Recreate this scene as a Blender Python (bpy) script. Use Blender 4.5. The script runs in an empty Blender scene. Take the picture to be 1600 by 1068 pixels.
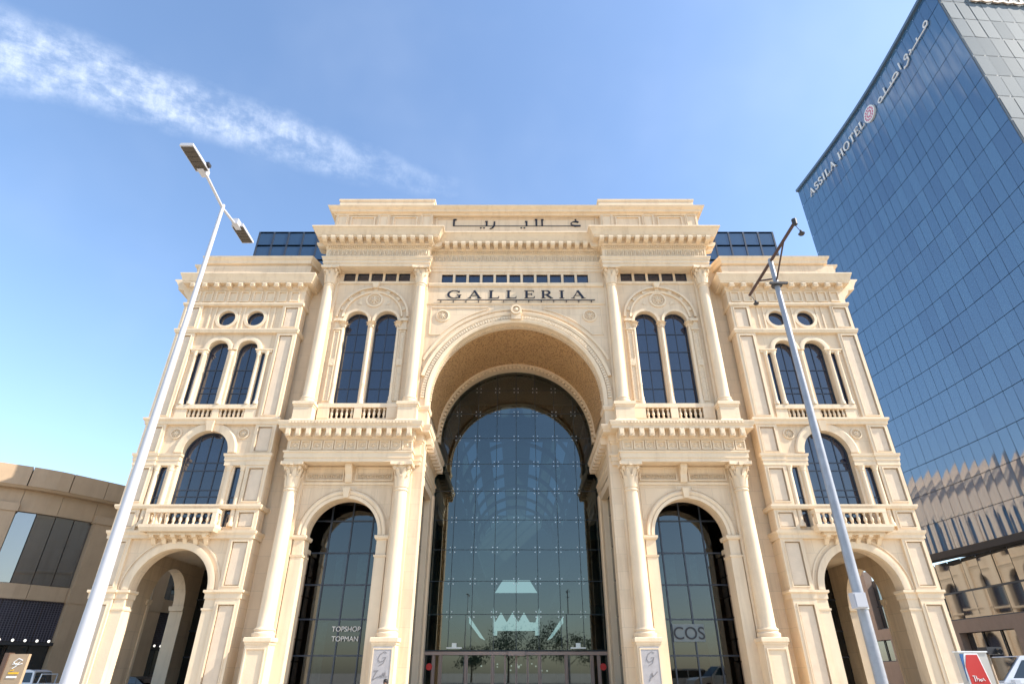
import bpy, bmesh, math, random
from mathutils import Vector, Matrix
from mathutils.geometry import tessellate_polygon
R = math.radians
PI = math.pi
random.seed(7)
S = bpy.context.scene
COL = S.collection

# ------------------------------------------------------------------ camera
cam_d = bpy.data.cameras.new('camera')
cam = bpy.data.objects.new('camera', cam_d)
COL.objects.link(cam)
cam.location = (0, 0, 1.65)
cam.rotation_euler = (R(90 + 29.4), 0, 0)
cam_d.sensor_width = 36
cam_d.lens = 36 * 917 / 1600
cam_d.shift_x = -6.5 / 1600
cam_d.clip_end = 6000
S.camera = cam

# ------------------------------------------------------------------ sky, sun, exposure
SUN_EL, SUN_FRONT = 41, 13            # elevation; degrees in front of the facade plane, from the right
sx, sy, sz = (math.cos(R(SUN_EL)) * math.cos(R(SUN_FRONT)), -math.cos(R(SUN_EL)) * math.sin(R(SUN_FRONT)), math.sin(R(SUN_EL)))
W = bpy.data.worlds.new('World')
S.world = W
W.use_nodes = True
nt = W.node_tree
nt.nodes.clear()


def wn(t, **k):
    n = nt.nodes.new(t)
    for a, b in k.items():
        setattr(n, a, b)
    return n


def lk(a, b):
    nt.links.new(a, b)


sky = wn('ShaderNodeTexSky', sky_type='NISHITA', sun_disc=False, sun_elevation=R(SUN_EL),
         sun_rotation=math.atan2(sx, sy), air_density=1.15, dust_density=.9, ozone_density=3.0, altitude=20)
bg = wn('ShaderNodeBackground')
bg.inputs['Strength'].default_value = 0.15
wout = wn('ShaderNodeOutputWorld')


def pixdir(u, v):
    dx, t, P = (u - 806.5) / 917, (534 - v) / 917, R(29.4)
    return Vector((dx, math.cos(P) - t * math.sin(P), math.sin(P) + t * math.cos(P))).normalized()


# a band of cirrus stretched along a great circle of the sky
d1, d2 = pixdir(20, 80), pixdir(740, 310)
cn = d1.cross(d2).normalized()
ca = (d2 - d1).normalized()
tc = wn('ShaderNodeTexCoord')


def dot(vec):
    n = wn('ShaderNodeVectorMath', operation='DOT_PRODUCT')
    lk(tc.outputs['Generated'], n.inputs[0])
    n.inputs[1].default_value = vec
    return n.outputs['Value']


def mth(op, a, b=None, clamp=False):
    n = wn('ShaderNodeMath', operation=op, use_clamp=clamp)
    for i, x in enumerate((a, b)):
        if x is None:
            continue
        if isinstance(x, (int, float)):
            n.inputs[i].default_value = x
        else:
            lk(x, n.inputs[i])
    return n.outputs[0]


def mapr(x, a, b, c, d, smooth=True):
    n = wn('ShaderNodeMapRange')
    if smooth:
        n.interpolation_type = 'SMOOTHSTEP'
    lk(x, n.inputs['Value'])
    for k, q in zip(('From Min', 'From Max', 'To Min', 'To Max'), (a, b, c, d)):
        n.inputs[k].default_value = q
    return n.outputs['Result']


across, along = dot(cn), dot(ca)
a1, a2 = d1.dot(ca), d2.dot(ca)


def noise(scale, detail, rough, stretch=None):
    n = wn('ShaderNodeTexNoise')
    n.inputs['Scale'].default_value = scale
    n.inputs['Detail'].default_value = detail
    n.inputs['Roughness'].default_value = rough
    if stretch:
        m = wn('ShaderNodeCombineXYZ')
        lk(mth('MULTIPLY', along, stretch[0]), m.inputs[0])
        lk(mth('MULTIPLY', across, stretch[1]), m.inputs[1])
        lk(m.outputs[0], n.inputs['Vector'])
    else:
        lk(tc.outputs['Generated'], n.inputs['Vector'])
    return n.outputs['Fac']


wob = mth('MULTIPLY', mth('SUBTRACT', noise(5, 3, .5, (1.0, .6)), .5), .05)
dist = mth('ABSOLUTE', mth('ADD', across, wob))
width = mapr(along, a1 - .1, a2 + .1, .07, .02, False)
band = mth('SUBTRACT', 1, mth('DIVIDE', dist, width), True)
band = mapr(band, 0, .75, 0, 1)
fade = mth('MULTIPLY', mapr(along, a1 - .5, a1 - .1, .25, 1), mapr(along, a1 + .05, a2 + .14, 1, 0))
wisp = mapr(noise(11, 9, .66, (1.4, 2.3)), .36, .7, .12, 1)
fine = mapr(noise(40, 6, .7, (1.7, .8)), .3, .72, .5, 1)
cl = mth('MULTIPLY', mth('MULTIPLY', band, fade), mth('MULTIPLY', wisp, fine))
veil = mth('MULTIPLY', mapr(noise(2.3, 4, .6), .46, .8, 0, 1), .10)
cl = mth('MULTIPLY', mth('MAXIMUM', cl, veil), .68)
mix = wn('ShaderNodeMixRGB')
lk(cl, mix.inputs['Fac'])
lk(sky.outputs['Color'], mix.inputs['Color1'])
mix.inputs['Color2'].default_value = (4.6, 4.9, 5.4, 1)
lk(mix.outputs[0], bg.inputs['Color'])
lk(bg.outputs[0], wout.inputs['Surface'])

sun_d = bpy.data.lights.new('sun', 'SUN')
sun_d.energy = 3.8
sun_d.angle = R(.5)
sun_d.color = (1, .93, .82)
sun = bpy.data.objects.new('sun', sun_d)
COL.objects.link(sun)
sun.rotation_euler = Vector((sx, sy, sz)).to_track_quat('Z', 'Y').to_euler()
S.view_settings.view_transform = 'Standard'
S.view_settings.look = 'None'
S.view_settings.gamma = 1
S.view_settings.exposure = 1.06
S.render.engine = 'CYCLES'
S.cycles.use_denoising = True
S.cycles.max_bounces = 8
S.cycles.diffuse_bounces = 4
S.cycles.caustics_reflective = False
S.cycles.caustics_refractive = False


# ------------------------------------------------------------------ materials
def mat(name, color, rough=.7, metal=0, var=.0, vscale=1.5, bump=0, bscale=20, ior=1.5, spec=.5, stain=0, color2=None, emit=None):
    m = bpy.data.materials.new(name)
    m.use_nodes = True
    t = m.node_tree
    p = t.nodes['Principled BSDF']
    p.inputs['Base Color'].default_value = (*color, 1)
    p.inputs['Roughness'].default_value = rough
    p.inputs['Metallic'].default_value = metal
    p.inputs['IOR'].default_value = ior
    p.inputs['Specular IOR Level'].default_value = spec
    geo = t.nodes.new('ShaderNodeNewGeometry')
    if var or color2:
        n = t.nodes.new('ShaderNodeTexNoise')
        n.inputs['Scale'].default_value = vscale
        n.inputs['Detail'].default_value = 6
        n.inputs['Roughness'].default_value = .6
        t.links.new(geo.outputs['Position'], n.inputs['Vector'])
        r = t.nodes.new('ShaderNodeValToRGB')
        c2 = color2 or tuple(c * (1 - var) for c in color)
        r.color_ramp.elements[0].position = .3
        r.color_ramp.elements[0].color = (*c2, 1)
        r.color_ramp.elements[1].position = .7
        r.color_ramp.elements[1].color = (*[min(1, c * (1 + var * .5)) for c in color], 1)
        t.links.new(n.outputs['Fac'], r.inputs['Fac'])
        out = r.outputs['Color']
        if stain:
            mp = t.nodes.new('ShaderNodeMapping')
            mp.inputs['Scale'].default_value = (1.6, 1.6, .12)
            t.links.new(geo.outputs['Position'], mp.inputs['Vector'])
            n2 = t.nodes.new('ShaderNodeTexNoise')
            n2.inputs['Scale'].default_value = 1.3
            n2.inputs['Detail'].default_value = 7
            n2.inputs['Roughness'].default_value = .7
            t.links.new(mp.outputs[0], n2.inputs['Vector'])
            r2 = t.nodes.new('ShaderNodeMapRange')
            r2.inputs['From Min'].default_value = .5
            r2.inputs['From Max'].default_value = .78
            r2.inputs['To Min'].default_value = 0
            r2.inputs['To Max'].default_value = stain
            t.links.new(n2.outputs['Fac'], r2.inputs['Value'])
            mx = t.nodes.new('ShaderNodeMixRGB')
            mx.blend_type = 'MULTIPLY'
            t.links.new(r2.outputs['Result'], mx.inputs['Fac'])
            t.links.new(out, mx.inputs['Color1'])
            mx.inputs['Color2'].default_value = (.55, .47, .4, 1)
            out = mx.outputs[0]
        t.links.new(out, p.inputs['Base Color'])
    if bump:
        n = t.nodes.new('ShaderNodeTexNoise')
        n.inputs['Scale'].default_value = bscale
        n.inputs['Detail'].default_value = 5
        t.links.new(geo.outputs['Position'], n.inputs['Vector'])
        b = t.nodes.new('ShaderNodeBump')
        b.inputs['Strength'].default_value = bump
        b.inputs['Distance'].default_value = .05
        t.links.new(n.outputs['Fac'], b.inputs['Height'])
        t.links.new(b.outputs[0], p.inputs['Normal'])
    if emit:
        p.inputs['Emission Color'].default_value = (*emit[0], 1)
        p.inputs['Emission Strength'].default_value = emit[1]
    return m


STONE = mat('cream_stone', (.775, .615, .43), .75, var=.07, vscale=.9, bump=.12, bscale=9, stain=.42)
STONE2 = mat('carved_stone', (.735, .585, .41), .8, var=.16, vscale=7, bump=.9, bscale=7)
STONEP = mat('panel_stone', (.72, .572, .42), .8, var=.08, vscale=2.5, bump=.15, bscale=12)
STONEL = mat('plain_stone', (.765, .598, .415), .8, var=.06, vscale=.7, bump=.08, bscale=6, stain=.5)
def joints(m, w, h, dark):
    t = m.node_tree
    p = t.nodes['Principled BSDF']
    src = p.inputs['Base Color'].links[0].from_socket
    geo = t.nodes.new('ShaderNodeNewGeometry')
    sp = t.nodes.new('ShaderNodeSeparateXYZ')
    t.links.new(geo.outputs['Position'], sp.inputs[0])
    ad = t.nodes.new('ShaderNodeMath')
    ad.operation = 'ADD'
    t.links.new(sp.outputs['X'], ad.inputs[0])
    t.links.new(sp.outputs['Y'], ad.inputs[1])
    cb = t.nodes.new('ShaderNodeCombineXYZ')
    t.links.new(ad.outputs[0], cb.inputs[0])
    t.links.new(sp.outputs['Z'], cb.inputs[1])
    b = t.nodes.new('ShaderNodeTexBrick')
    b.inputs['Scale'].default_value = 1
    b.inputs['Brick Width'].default_value = w
    b.inputs['Row Height'].default_value = h
    b.inputs['Mortar Size'].default_value = .012
    b.inputs['Mortar Smooth'].default_value = .3
    b.inputs['Color1'].default_value = (1, 1, 1, 1)
    b.inputs['Color2'].default_value = (.93, .92, .91, 1)
    b.inputs['Mortar'].default_value = (dark, dark, dark, 1)
    t.links.new(cb.outputs[0], b.inputs['Vector'])
    mx = t.nodes.new('ShaderNodeMixRGB')
    mx.blend_type = 'MULTIPLY'
    mx.inputs['Fac'].default_value = 1
    t.links.new(src, mx.inputs['Color1'])
    t.links.new(b.outputs['Color'], mx.inputs['Color2'])
    t.links.new(mx.outputs[0], p.inputs['Base Color'])


joints(STONEL, 1.35, .95, .78)
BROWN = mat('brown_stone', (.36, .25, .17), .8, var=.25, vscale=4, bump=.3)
PLAQUE = mat('grey_marble', (.42, .39, .39), .35, var=.12, vscale=4)
INK = mat('black_letters', (.012, .012, .02), .4)
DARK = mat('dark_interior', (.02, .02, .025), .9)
HALL = mat('hall_wall', (.20, .27, .25), .7, var=.2, vscale=.4)
HALLF = mat('hall_floor', (.25, .23, .2), .3)
ALU = mat('door_aluminium', (.34, .25, .21), .5, metal=.1)
STEEL = mat('spider_steel', (.5, .52, .53), .3, metal=.8)
SEAL = mat('glass_joint', (.02, .035, .045), .5)
MULL = mat('window_mullion', (.05, .06, .08), .45, metal=.3)
WINGL = mat('window_glass', (.010, .018, .042), .04, ior=1.9, var=.3, vscale=.35)
SHOPG = mat('shop_glass', (.008, .012, .016), .03, ior=1.75)
BLUEG = mat('roof_glass', (.02, .05, .10), .05, ior=2.0)
GLOW = mat('glow_shape', (.8, .85, .85), .5, emit=((.80, .97, .97), .8))  # emission put in for daylight openings at the hall's far end
LEDP = mat('led_panel', (.06, .045, .03), .5)
TEAL = mat('teal_panel', (.22, .36, .35), .5, var=.3, vscale=3)
WHITEP = mat('pole_paint', (.50, .50, .53), .5, var=.05, vscale=3)
GREYP = mat('galvanised_pole', (.33, .34, .37), .45, metal=.35, var=.15, vscale=6)
BLACKM = mat('black_metal', (.03, .028, .03), .5)
TAN = mat('tan_cladding', (.46, .325, .205), .6, var=.1, vscale=.7, stain=.25)
TANJ = mat('cladding_joint', (.10, .07, .05), .8)
PINK = mat('podium_stone', (.40, .29, .225), .7, var=.1, vscale=.6, stain=.2)
LGLASS = mat('mall_glass', (.03, .032, .036), .04, ior=2.6)
SCREEN = mat('mesh_screen', (.035, .03, .045), .6, var=.4, vscale=.6)
PURP = mat('lit_screen', (.05, .02, .07), .6, emit=((.35, .12, .5), .12))
GROUND = mat('ground_paving', (.52, .46, .37), .85, var=.12, vscale=.25)  # out of view; kept pale to bounce light onto the facade
ASPH = mat('asphalt', (.06, .06, .06), .9, var=.2)
WHITE = mat('white_trim', (.8, .8, .78), .5)
BULB = mat('lamp_bulb', (.9, .9, .85), .5, emit=((1, .95, .85), .7))
RED = mat('red_print', (.50, .025, .02), .5)
BLUE = mat('blue_print', (.03, .12, .3), .45)
YEL = mat('yellow_print', (.75, .45, .03), .5)
TOTEM = mat('totem_board', (.38, .27, .17), .5)
BROWND = mat('dark_brown', (.10, .055, .035), .5)
CARW = mat('white_car_paint', (.62, .63, .65), .25, ior=1.6)
CARB = mat('black_car_paint', (.012, .012, .015), .2, ior=1.6)
CARG = mat('car_glass', (.015, .02, .025), .05, ior=1.7)
WSCR = mat('windscreen', (.10, .17, .22), .08, ior=1.8)
TYRE = mat('tyre_rubber', (.015, .015, .015), .8)
LAMPR = mat('tail_lamp', (.4, .01, .01), .2)
HEADL = mat('head_lamp', (.7, .7, .7), .1)
LEAF = mat('foliage', (.05, .08, .03), .7, var=.5, vscale=2)
BARK = mat('bark', (.12, .08, .05), .9)
HJOINT = mat('curtain_wall_frame', (.045, .095, .17), .5)
ROOFG = mat('roof_felt', (.3, .28, .25), .9)
SIGNW = mat('white_letters', (.75, .72, .68), .4)
SIGNT = mat('tan_letters', (.42, .33, .25), .5)
EMBL = mat('emblem_pink', (.55, .12, .22), .5)


def mosaic():
    m = mat('mosaic_vault', (.42, .25, .12), .55)
    t = m.node_tree
    p = t.nodes['Principled BSDF']
    geo = t.nodes.new('ShaderNodeNewGeometry')
    v = t.nodes.new('ShaderNodeTexVoronoi')
    v.inputs['Scale'].default_value = 7
    t.links.new(geo.outputs['Position'], v.inputs['Vector'])
    n = t.nodes.new('ShaderNodeTexNoise')
    n.inputs['Scale'].default_value = 9
    n.inputs['Detail'].default_value = 5
    t.links.new(geo.outputs['Position'], n.inputs['Vector'])
    a = t.nodes.new('ShaderNodeMath')
    a.operation = 'ADD'
    t.links.new(v.outputs['Distance'], a.inputs[0])
    t.links.new(n.outputs['Fac'], a.inputs[1])
    r = t.nodes.new('ShaderNodeValToRGB')
    r.color_ramp.elements[0].position = .66
    r.color_ramp.elements[0].color = (.25, .122, .048, 1)
    r.color_ramp.elements[1].position = .98
    r.color_ramp.elements[1].color = (.58, .355, .165, 1)
    t.links.new(a.outputs[0], r.inputs['Fac'])
    t.links.new(r.outputs[0], p.inputs['Base Color'])
    b = t.nodes.new('ShaderNodeBump')
    b.inputs['Strength'].default_value = .8
    b.inputs['Distance'].default_value = .08
    t.links.new(a.outputs[0], b.inputs['Height'])
    t.links.new(b.outputs[0], p.inputs['Normal'])
    return m


def seeglass(name, tint, ior, dark):
    """glass one can partly see through: tinted transparency under a fresnel gloss"""
    m = bpy.data.materials.new(name)
    m.use_nodes = True
    t = m.node_tree
    t.nodes.clear()
    tr = t.nodes.new('ShaderNodeBsdfTransparent')
    tr.inputs[0].default_value = (*[c * dark for c in tint], 1)
    gl = t.nodes.new('ShaderNodeBsdfGlossy')
    gl.inputs['Roughness'].default_value = .015
    gl.inputs['Color'].default_value = (*[min(1, .55 + c * .45) for c in tint], 1)
    fr = t.nodes.new('ShaderNodeFresnel')
    fr.inputs['IOR'].default_value = ior
    mx = t.nodes.new('ShaderNodeMixShader')
    o = t.nodes.new('ShaderNodeOutputMaterial')
    t.links.new(fr.outputs[0], mx.inputs[0])
    t.links.new(tr.outputs[0], mx.inputs[1])
    t.links.new(gl.outputs[0], mx.inputs[2])
    t.links.new(mx.outputs[0], o.inputs[0])
    return m


def hotelglass(name, c1, c2, ior, rough):
    m = mat(name, c1, rough, ior=ior)
    t = m.node_tree
    p = t.nodes['Principled BSDF']
    oi = t.nodes.new('ShaderNodeObjectInfo')
    mx = t.nodes.new('ShaderNodeMixRGB')
    t.links.new(oi.outputs['Random'], mx.inputs['Fac'])
    mx.inputs['Color1'].default_value = (*c1, 1)
    mx.inputs['Color2'].default_value = (*c2, 1)
    t.links.new(mx.outputs[0], p.inputs['Base Color'])
    return m


MOSAIC = mosaic()
BIGG = seeglass('entrance_glass', (.62, .86, .88), 2.0, .26)
ROOFV = seeglass('hall_roof_glass', (.5, .62, .72), 1.06, .4)
SHOPT = seeglass('shop_see_glass', (.55, .68, .74), 1.95, .4)
HOTG = hotelglass('hotel_blue_glass', (.028, .086, .178), (.052, .134, .24), 2.5, .05)
HOTW = hotelglass('hotel_pale_glass', (.105, .135, .16), (.14, .172, .198), 1.45, .6)

HOTW.node_tree.nodes['Principled BSDF'].inputs['Specular IOR Level'].default_value = .05


# ------------------------------------------------------------------ mesh helpers
class MB:
    def __init__(self):
        self.v, self.f = [], []

    def add(self, vs, fs):
        o = len(self.v)
        self.v += [tuple(p) for p in vs]
        self.f += [tuple(i + o for i in q) for q in fs]
        return self

    def box(self, x0, x1, y0, y1, z0, z1):
        x0, x1 = min(x0, x1), max(x0, x1)
        y0, y1 = min(y0, y1), max(y0, y1)
        z0, z1 = min(z0, z1), max(z0, z1)
        return self.add([(x, y, z) for z in (z0, z1) for y in (y0, y1) for x in (x0, x1)],
                        [(0, 2, 3, 1), (4, 5, 7, 6), (0, 1, 5, 4), (2, 6, 7, 3), (0, 4, 6, 2), (1, 3, 7, 5)])

    def hexa(self, p):                       # 8 points, bottom 4 then top 4
        return self.add(p, [(3, 2, 1, 0), (4, 5, 6, 7), (0, 1, 5, 4), (1, 2, 6, 5), (2, 3, 7, 6), (3, 0, 4, 7)])

    def bar(self, p, q, w, h=None, up=(0, 0, 1)):
        h = h or w
        p, q = Vector(p), Vector(q)
        d = (q - p).normalized()
        s = d.cross(Vector(up))
        if s.length < 1e-4:
            s = d.cross(Vector((1, 0, 0)))
        s.normalize()
        u = s.cross(d)
        s, u = s * w / 2, u * h / 2
        return self.hexa([p - s - u, p + s - u, p + s + u, p - s + u, q - s - u, q + s - u, q + s + u, q - s + u])

    def tube(self, pts, rad, n=10):
        vs, fs = [], []
        pts = [Vector(p) for p in pts]
        if not isinstance(rad, (list, tuple)):
            rad = [rad] * len(pts)
        ref = None
        for i, p in enumerate(pts):
            d = (pts[min(i + 1, len(pts) - 1)] - pts[max(i - 1, 0)]).normalized()
            a = Vector((1, 0, 0)) if abs(d.x) < .9 else Vector((0, 1, 0))
            if ref is not None:
                a = ref
            s = (a - d * a.dot(d)).normalized()
            ref = s
            t = d.cross(s)
            for k in range(n):
                an = 2 * PI * k / n
                vs.append(p + (s * math.cos(an) + t * math.sin(an)) * rad[i])
        for i in range(len(pts) - 1):
            for k in range(n):
                fs.append((i * n + k, i * n + (k + 1) % n, (i + 1) * n + (k + 1) % n, (i + 1) * n + k))
        fs.append(tuple(range(n)))
        fs.append(tuple((len(pts) - 1) * n + k for k in range(n)))
        return self.add(vs, fs)

    def lathe(self, prof, n=24, c=(0, 0)):
        vs, fs = [], []
        for r, z in prof:
            for k in range(n):
                a = 2 * PI * k / n
                vs.append((c[0] + r * math.cos(a), c[1] + r * math.sin(a), z))
        for i in range(len(prof) - 1):
            for k in range(n):
                fs.append((i * n + k, i * n + (k + 1) % n, (i + 1) * n + (k + 1) % n, (i + 1) * n + k))
        fs.append(tuple(range(n)))
        fs.append(tuple((len(prof) - 1) * n + k for k in range(n)))
        return self.add(vs, fs)

    def slab(self, outer, holes, d0, d1, axis='y'):
        """flat slab: loops of (a, z); extruded from d0 to d1 along axis"""
        loops = [outer] + holes
        pts = [p for l in loops for p in l]
        tri = tessellate_polygon([[Vector((a, b, 0)) for a, b in l] for l in loops])
        P = (lambda a, d, z: (a, d, z)) if axis == 'y' else (lambda a, d, z: (d, a, z)) if axis == 'x' else (lambda a, d, z: (a, z, d))
        n = len(pts)
        vs = [P(a, d0, z) for a, z in pts] + [P(a, d1, z) for a, z in pts]
        fs = [tuple(t) for t in tri] + [tuple(i + n for i in t) for t in tri]
        o = 0
        for l in loops:
            k = len(l)
            for i in range(k):
                j = (i + 1) % k
                fs.append((o + i, o + j, o + j + n, o + i + n))
            o += k
        return self.add(vs, fs)

    def sweep(self, path, prof, side=1):
        """profile (out, z) swept along a plan path with mitred corners"""
        pts = [Vector((p[0], p[1])) for p in path]
        nrm = []
        for i in range(len(pts) - 1):
            d = (pts[i + 1] - pts[i]).normalized()
            nrm.append(Vector((d.y, -d.x)) * side)
        vs, fs, m = [], [], len(prof)
        for i, p in enumerate(pts):
            if i == 0:
                o = nrm[0]
            elif i == len(pts) - 1:
                o = nrm[-1]
            else:
                o = nrm[i - 1] + nrm[i]
                o = o / max(.2, o.dot(nrm[i]))
            for r, z in prof:
                vs.append((p.x + o.x * r, p.y + o.y * r, z))
        for i in range(len(pts) - 1):
            for k in range(m):
                j = (k + 1) % m
                fs.append((i * m + k, i * m + j, (i + 1) * m + j, (i + 1) * m + k))
        fs.append(tuple(range(m)))
        fs.append(tuple((len(pts) - 1) * m + k for k in range(m)))
        return self.add(vs, fs)

    def ring(self, cx, cz, prof, n=32, a0=0, a1=PI, leg=0):
        """profile (r, y) closed polygon swept round an arch in the xz plane, with straight legs below"""
        st = []
        if leg:
            st.append((1, 0, -leg))
        for i in range(n + 1):
            a = a0 + (a1 - a0) * i / n
            st.append((math.cos(a), math.sin(a), 0))
        if leg:
            st.append((-1, 0, -leg))
        m = len(prof)
        vs = [(cx + c * r, y, cz + s * r + dz) for c, s, dz in st for r, y in prof]
        fs = []
        full = abs(a1 - a0 - 2 * PI) < 1e-6
        for i in range(len(st) - 1):
            for k in range(m):
                j = (k + 1) % m
                fs.append((i * m + k, i * m + j, (i + 1) * m + j, (i + 1) * m + k))
        if not full:
            fs.append(tuple(range(m)))
            fs.append(tuple((len(st) - 1) * m + k for k in range(m)))
        return self.add(vs, fs)

    def mesh(self, name, m, smooth=False):
        me = bpy.data.meshes.new(name)
        me.from_pydata(self.v, [], self.f)
        b = bmesh.new()
        b.from_mesh(me)
        bmesh.ops.recalc_face_normals(b, faces=b.faces)
        if smooth:
            for f in b.faces:
                f.smooth = True
            for e in b.edges:
                if len(e.link_faces) == 2 and e.calc_face_angle(0) > R(38):
                    e.smooth = False
        b.to_mesh(me)
        b.free()
        me.materials.append(m)
        return me

    def build(self, name, m, parent=None, smooth=False):
        return link(name, self.mesh(name, m, smooth), parent)


def link(name, me, parent=None, loc=(0, 0, 0), rot=(0, 0, 0)):
    o = bpy.data.objects.new(name, me)
    COL.objects.link(o)
    o.location = loc
    o.rotation_euler = rot
    if parent is not None:
        o.parent = parent
        if parent.parent is None and parent.type == 'EMPTY':
            o.matrix_parent_inverse = parent.matrix_basis.inverted()
    return o


def thing(name, loc, label, cat, group=None, rz=0):
    o = bpy.data.objects.new(name, None)
    COL.objects.link(o)
    o.location = loc
    o.rotation_euler = (0, 0, rz)
    o.empty_display_size = .3
    tag(o, label, cat, group)
    return o


def tag(o, label, cat, group=None):
    o['label'] = label
    o['category'] = cat
    if group:
        o['group'] = group
    return o


def struct(o):
    o['kind'] = 'structure'
    return o


def archloop(cx, hw, zb, zs, n=28):
    return [(cx - hw, zb)] + [(cx - hw * math.cos(PI * i / n), zs + hw * math.sin(PI * i / n)) for i in range(n + 1)] + [(cx + hw, zb)]


def rect(x0, x1, z0, z1):
    return [(x0, z0), (x0, z1), (x1, z1), (x1, z0)]


def circ(cx, cz, r, n=28):
    return [(cx + r * math.cos(2 * PI * i / n), cz + r * math.sin(2 * PI * i / n)) for i in range(n)]


def frame(mb, x0, x1, z0, z1, y, w=.07, d=.05):
    d *= 1.7
    """raised moulding round a sunk panel"""
    mb.box(x0, x1, y - d, y + .02, z0, z0 + w).box(x0, x1, y - d, y + .02, z1 - w, z1)
    mb.box(x0, x0 + w, y - d, y + .02, z0 + w, z1 - w).box(x1 - w, x1, y - d, y + .02, z0 + w, z1 - w)


# ------------------------------------------------------------------ lettering from strokes
def stroke(mb, P, pts, w, k=0, th=.05):
    """ribbon through 2-D points; w is one width or one per point; P maps (x, y, depth) to world"""
    n = len(pts)
    ws = w if isinstance(w, (list, tuple)) else [w] * n
    L, Rr = [], []
    for i, (x, y) in enumerate(pts):
        x0, y0 = pts[max(i - 1, 0)]
        x1, y1 = pts[min(i + 1, n - 1)]
        dx, dy = x1 - x0, y1 - y0
        l = math.hypot(dx, dy) or 1
        nx, ny = -dy / l * ws[i] / 2, dx / l * ws[i] / 2
        L.append((x + nx, y + ny))
        Rr.append((x - nx, y - ny))
    d = th + k * .002
    vs = [P(x, y, d) for x, y in L] + [P(x, y, d) for x, y in Rr] + [P(x, y, 0) for x, y in L] + [P(x, y, 0) for x, y in Rr]
    fs = []
    for i in range(n - 1):
        fs += [(i, i + 1, n + i + 1, n + i), (2 * n + i, 3 * n + i, 3 * n + i + 1, 2 * n + i + 1),
               (i, 2 * n + i, 2 * n + i + 1, i + 1), (n + i, n + i + 1, 3 * n + i + 1, 3 * n + i)]
    fs += [(0, n, 3 * n, 2 * n), (n - 1, 3 * n - 1, 4 * n - 1, 2 * n - 1)]
    mb.add(vs, fs)


def arc(cx, cy, rx, ry, a0, a1, n=14):
    return [(cx + rx * math.cos(R(a0 + (a1 - a0) * i / n)), cy + ry * math.sin(R(a0 + (a1 - a0) * i / n))) for i in range(n + 1)]


TK, TN = .17, .055      # thick and thin strokes, letter height 1


def arcw(a0, a1, n=14):
    return [TN + (TK - TN) * abs(math.cos(R(a0 + (a1 - a0) * i / n))) for i in range(n + 1)]


GLYPH = {
    'A': (1.0, [([(.12, .0), (.52, 1.0)], TN), ([(.48, 1.0), (.9, 0)], TK), ([(.26, .36), (.74, .36)], TN), ([(.0, .02), (.27, .02)], TN), ([(.72, .02), (1.05, .02)], TN)]),
    'L': (.8, [([(.2, 0), (.2, 1)], TK), ([(.04, .98), (.38, .98)], TN), ([(.04, .025), (.76, .025)], TN), ([(.74, .0), (.78, .26)], TN)]),
    'E': (.8, [([(.2, 0), (.2, 1)], TK), ([(.04, .98), (.72, .98)], TN), ([(.04, .025), (.76, .025)], TN), ([(.2, .52), (.58, .52)], TN), ([(.74, .0), (.78, .24)], TN), ([(.71, 1.0), (.72, .8)], TN), ([(.57, .4), (.57, .64)], TN)]),
    'I': (.4, [([(.2, 0), (.2, 1)], TK), ([(.02, .98), (.38, .98)], TN), ([(.02, .025), (.38, .025)], TN)]),
    'R': (.95, [([(.2, 0), (.2, 1)], TK), ([(.04, .98), (.45, .98)], TN), ([(.04, .025), (.38, .025)], TN), (arc(.44, .735, .28, .245, 90, -90), arcw(90, -90)), ([(.2, .49), (.45, .49)], TN), ([(.44, .5), (.86, .01)], TK), ([(.78, .02), (1.0, .02)], TN)]),
    'G': (1.08, [(arc(.54, .5, .46, .48, 40, 300, 22), arcw(40, 300, 22)), ([(.77, .09), (.93, .14)], TN), ([(.93, .04), (.93, .42)], TK * .9), ([(.74, .43), (1.08, .43)], TN), ([(.9, .98), (.91, .72)], TN)]),
    'S': (.7, [(arc(.35, .74, .25, .24, 30, 270, 16), arcw(90, 300, 16)), (arc(.35, .26, .27, .24, 90, -150, 16), arcw(60, -150, 16)), ([(.58, .96), (.59, .74)], TN), ([(.1, .04), (.09, .28)], TN)]),
    'H': (1.0, [([(.2, 0), (.2, 1)], TK), ([(.8, 0), (.8, 1)], TK), ([(.2, .5), (.8, .5)], TN), ([(.04, .98), (.36, .98)], TN), ([(.04, .025), (.36, .025)], TN), ([(.64, .98), (.96, .98)], TN), ([(.64, .025), (.96, .025)], TN)]),
    'O': (1.1, [(arc(.55, .5, .46, .48, 0, 360, 28), arcw(0, 360, 28))]),
    'T': (.85, [([(.43, 0), (.43, 1)], TK), ([(.04, .98), (.82, .98)], TN), ([(.25, .025), (.6, .025)], TN), ([(.05, 1.0), (.04, .76)], TN), ([(.81, 1.0), (.82, .76)], TN)]),
}


def letter(ch, P, m, parent, th=.06, bold=1):
    mb = MB()
    for k, (pts, w) in enumerate(GLYPH[ch][1]):
        w = [q * bold for q in w] if isinstance(w, list) else w * bold
        stroke(mb, P, pts, w, k, th)
    return mb.build('letter', m, parent)


# ================================================================== ground
struct(MB().add([(-3000, -3000, 0), (3000, -3000, 0), (3000, 3000, 0), (-3000, 3000, 0)], [(0, 1, 2, 3)]).build('ground', GROUND))

# ================================================================== the galleria
G = thing('galleria_building', (0, 35, 0), 'cream stone galleria with giant central arch and corinthian columns', 'building')
YC = 35.3            # central wall plane
PC, PHW = 10.2, 3.8  # pavilion centre and half width
WC = 19.25           # wing centre


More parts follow.
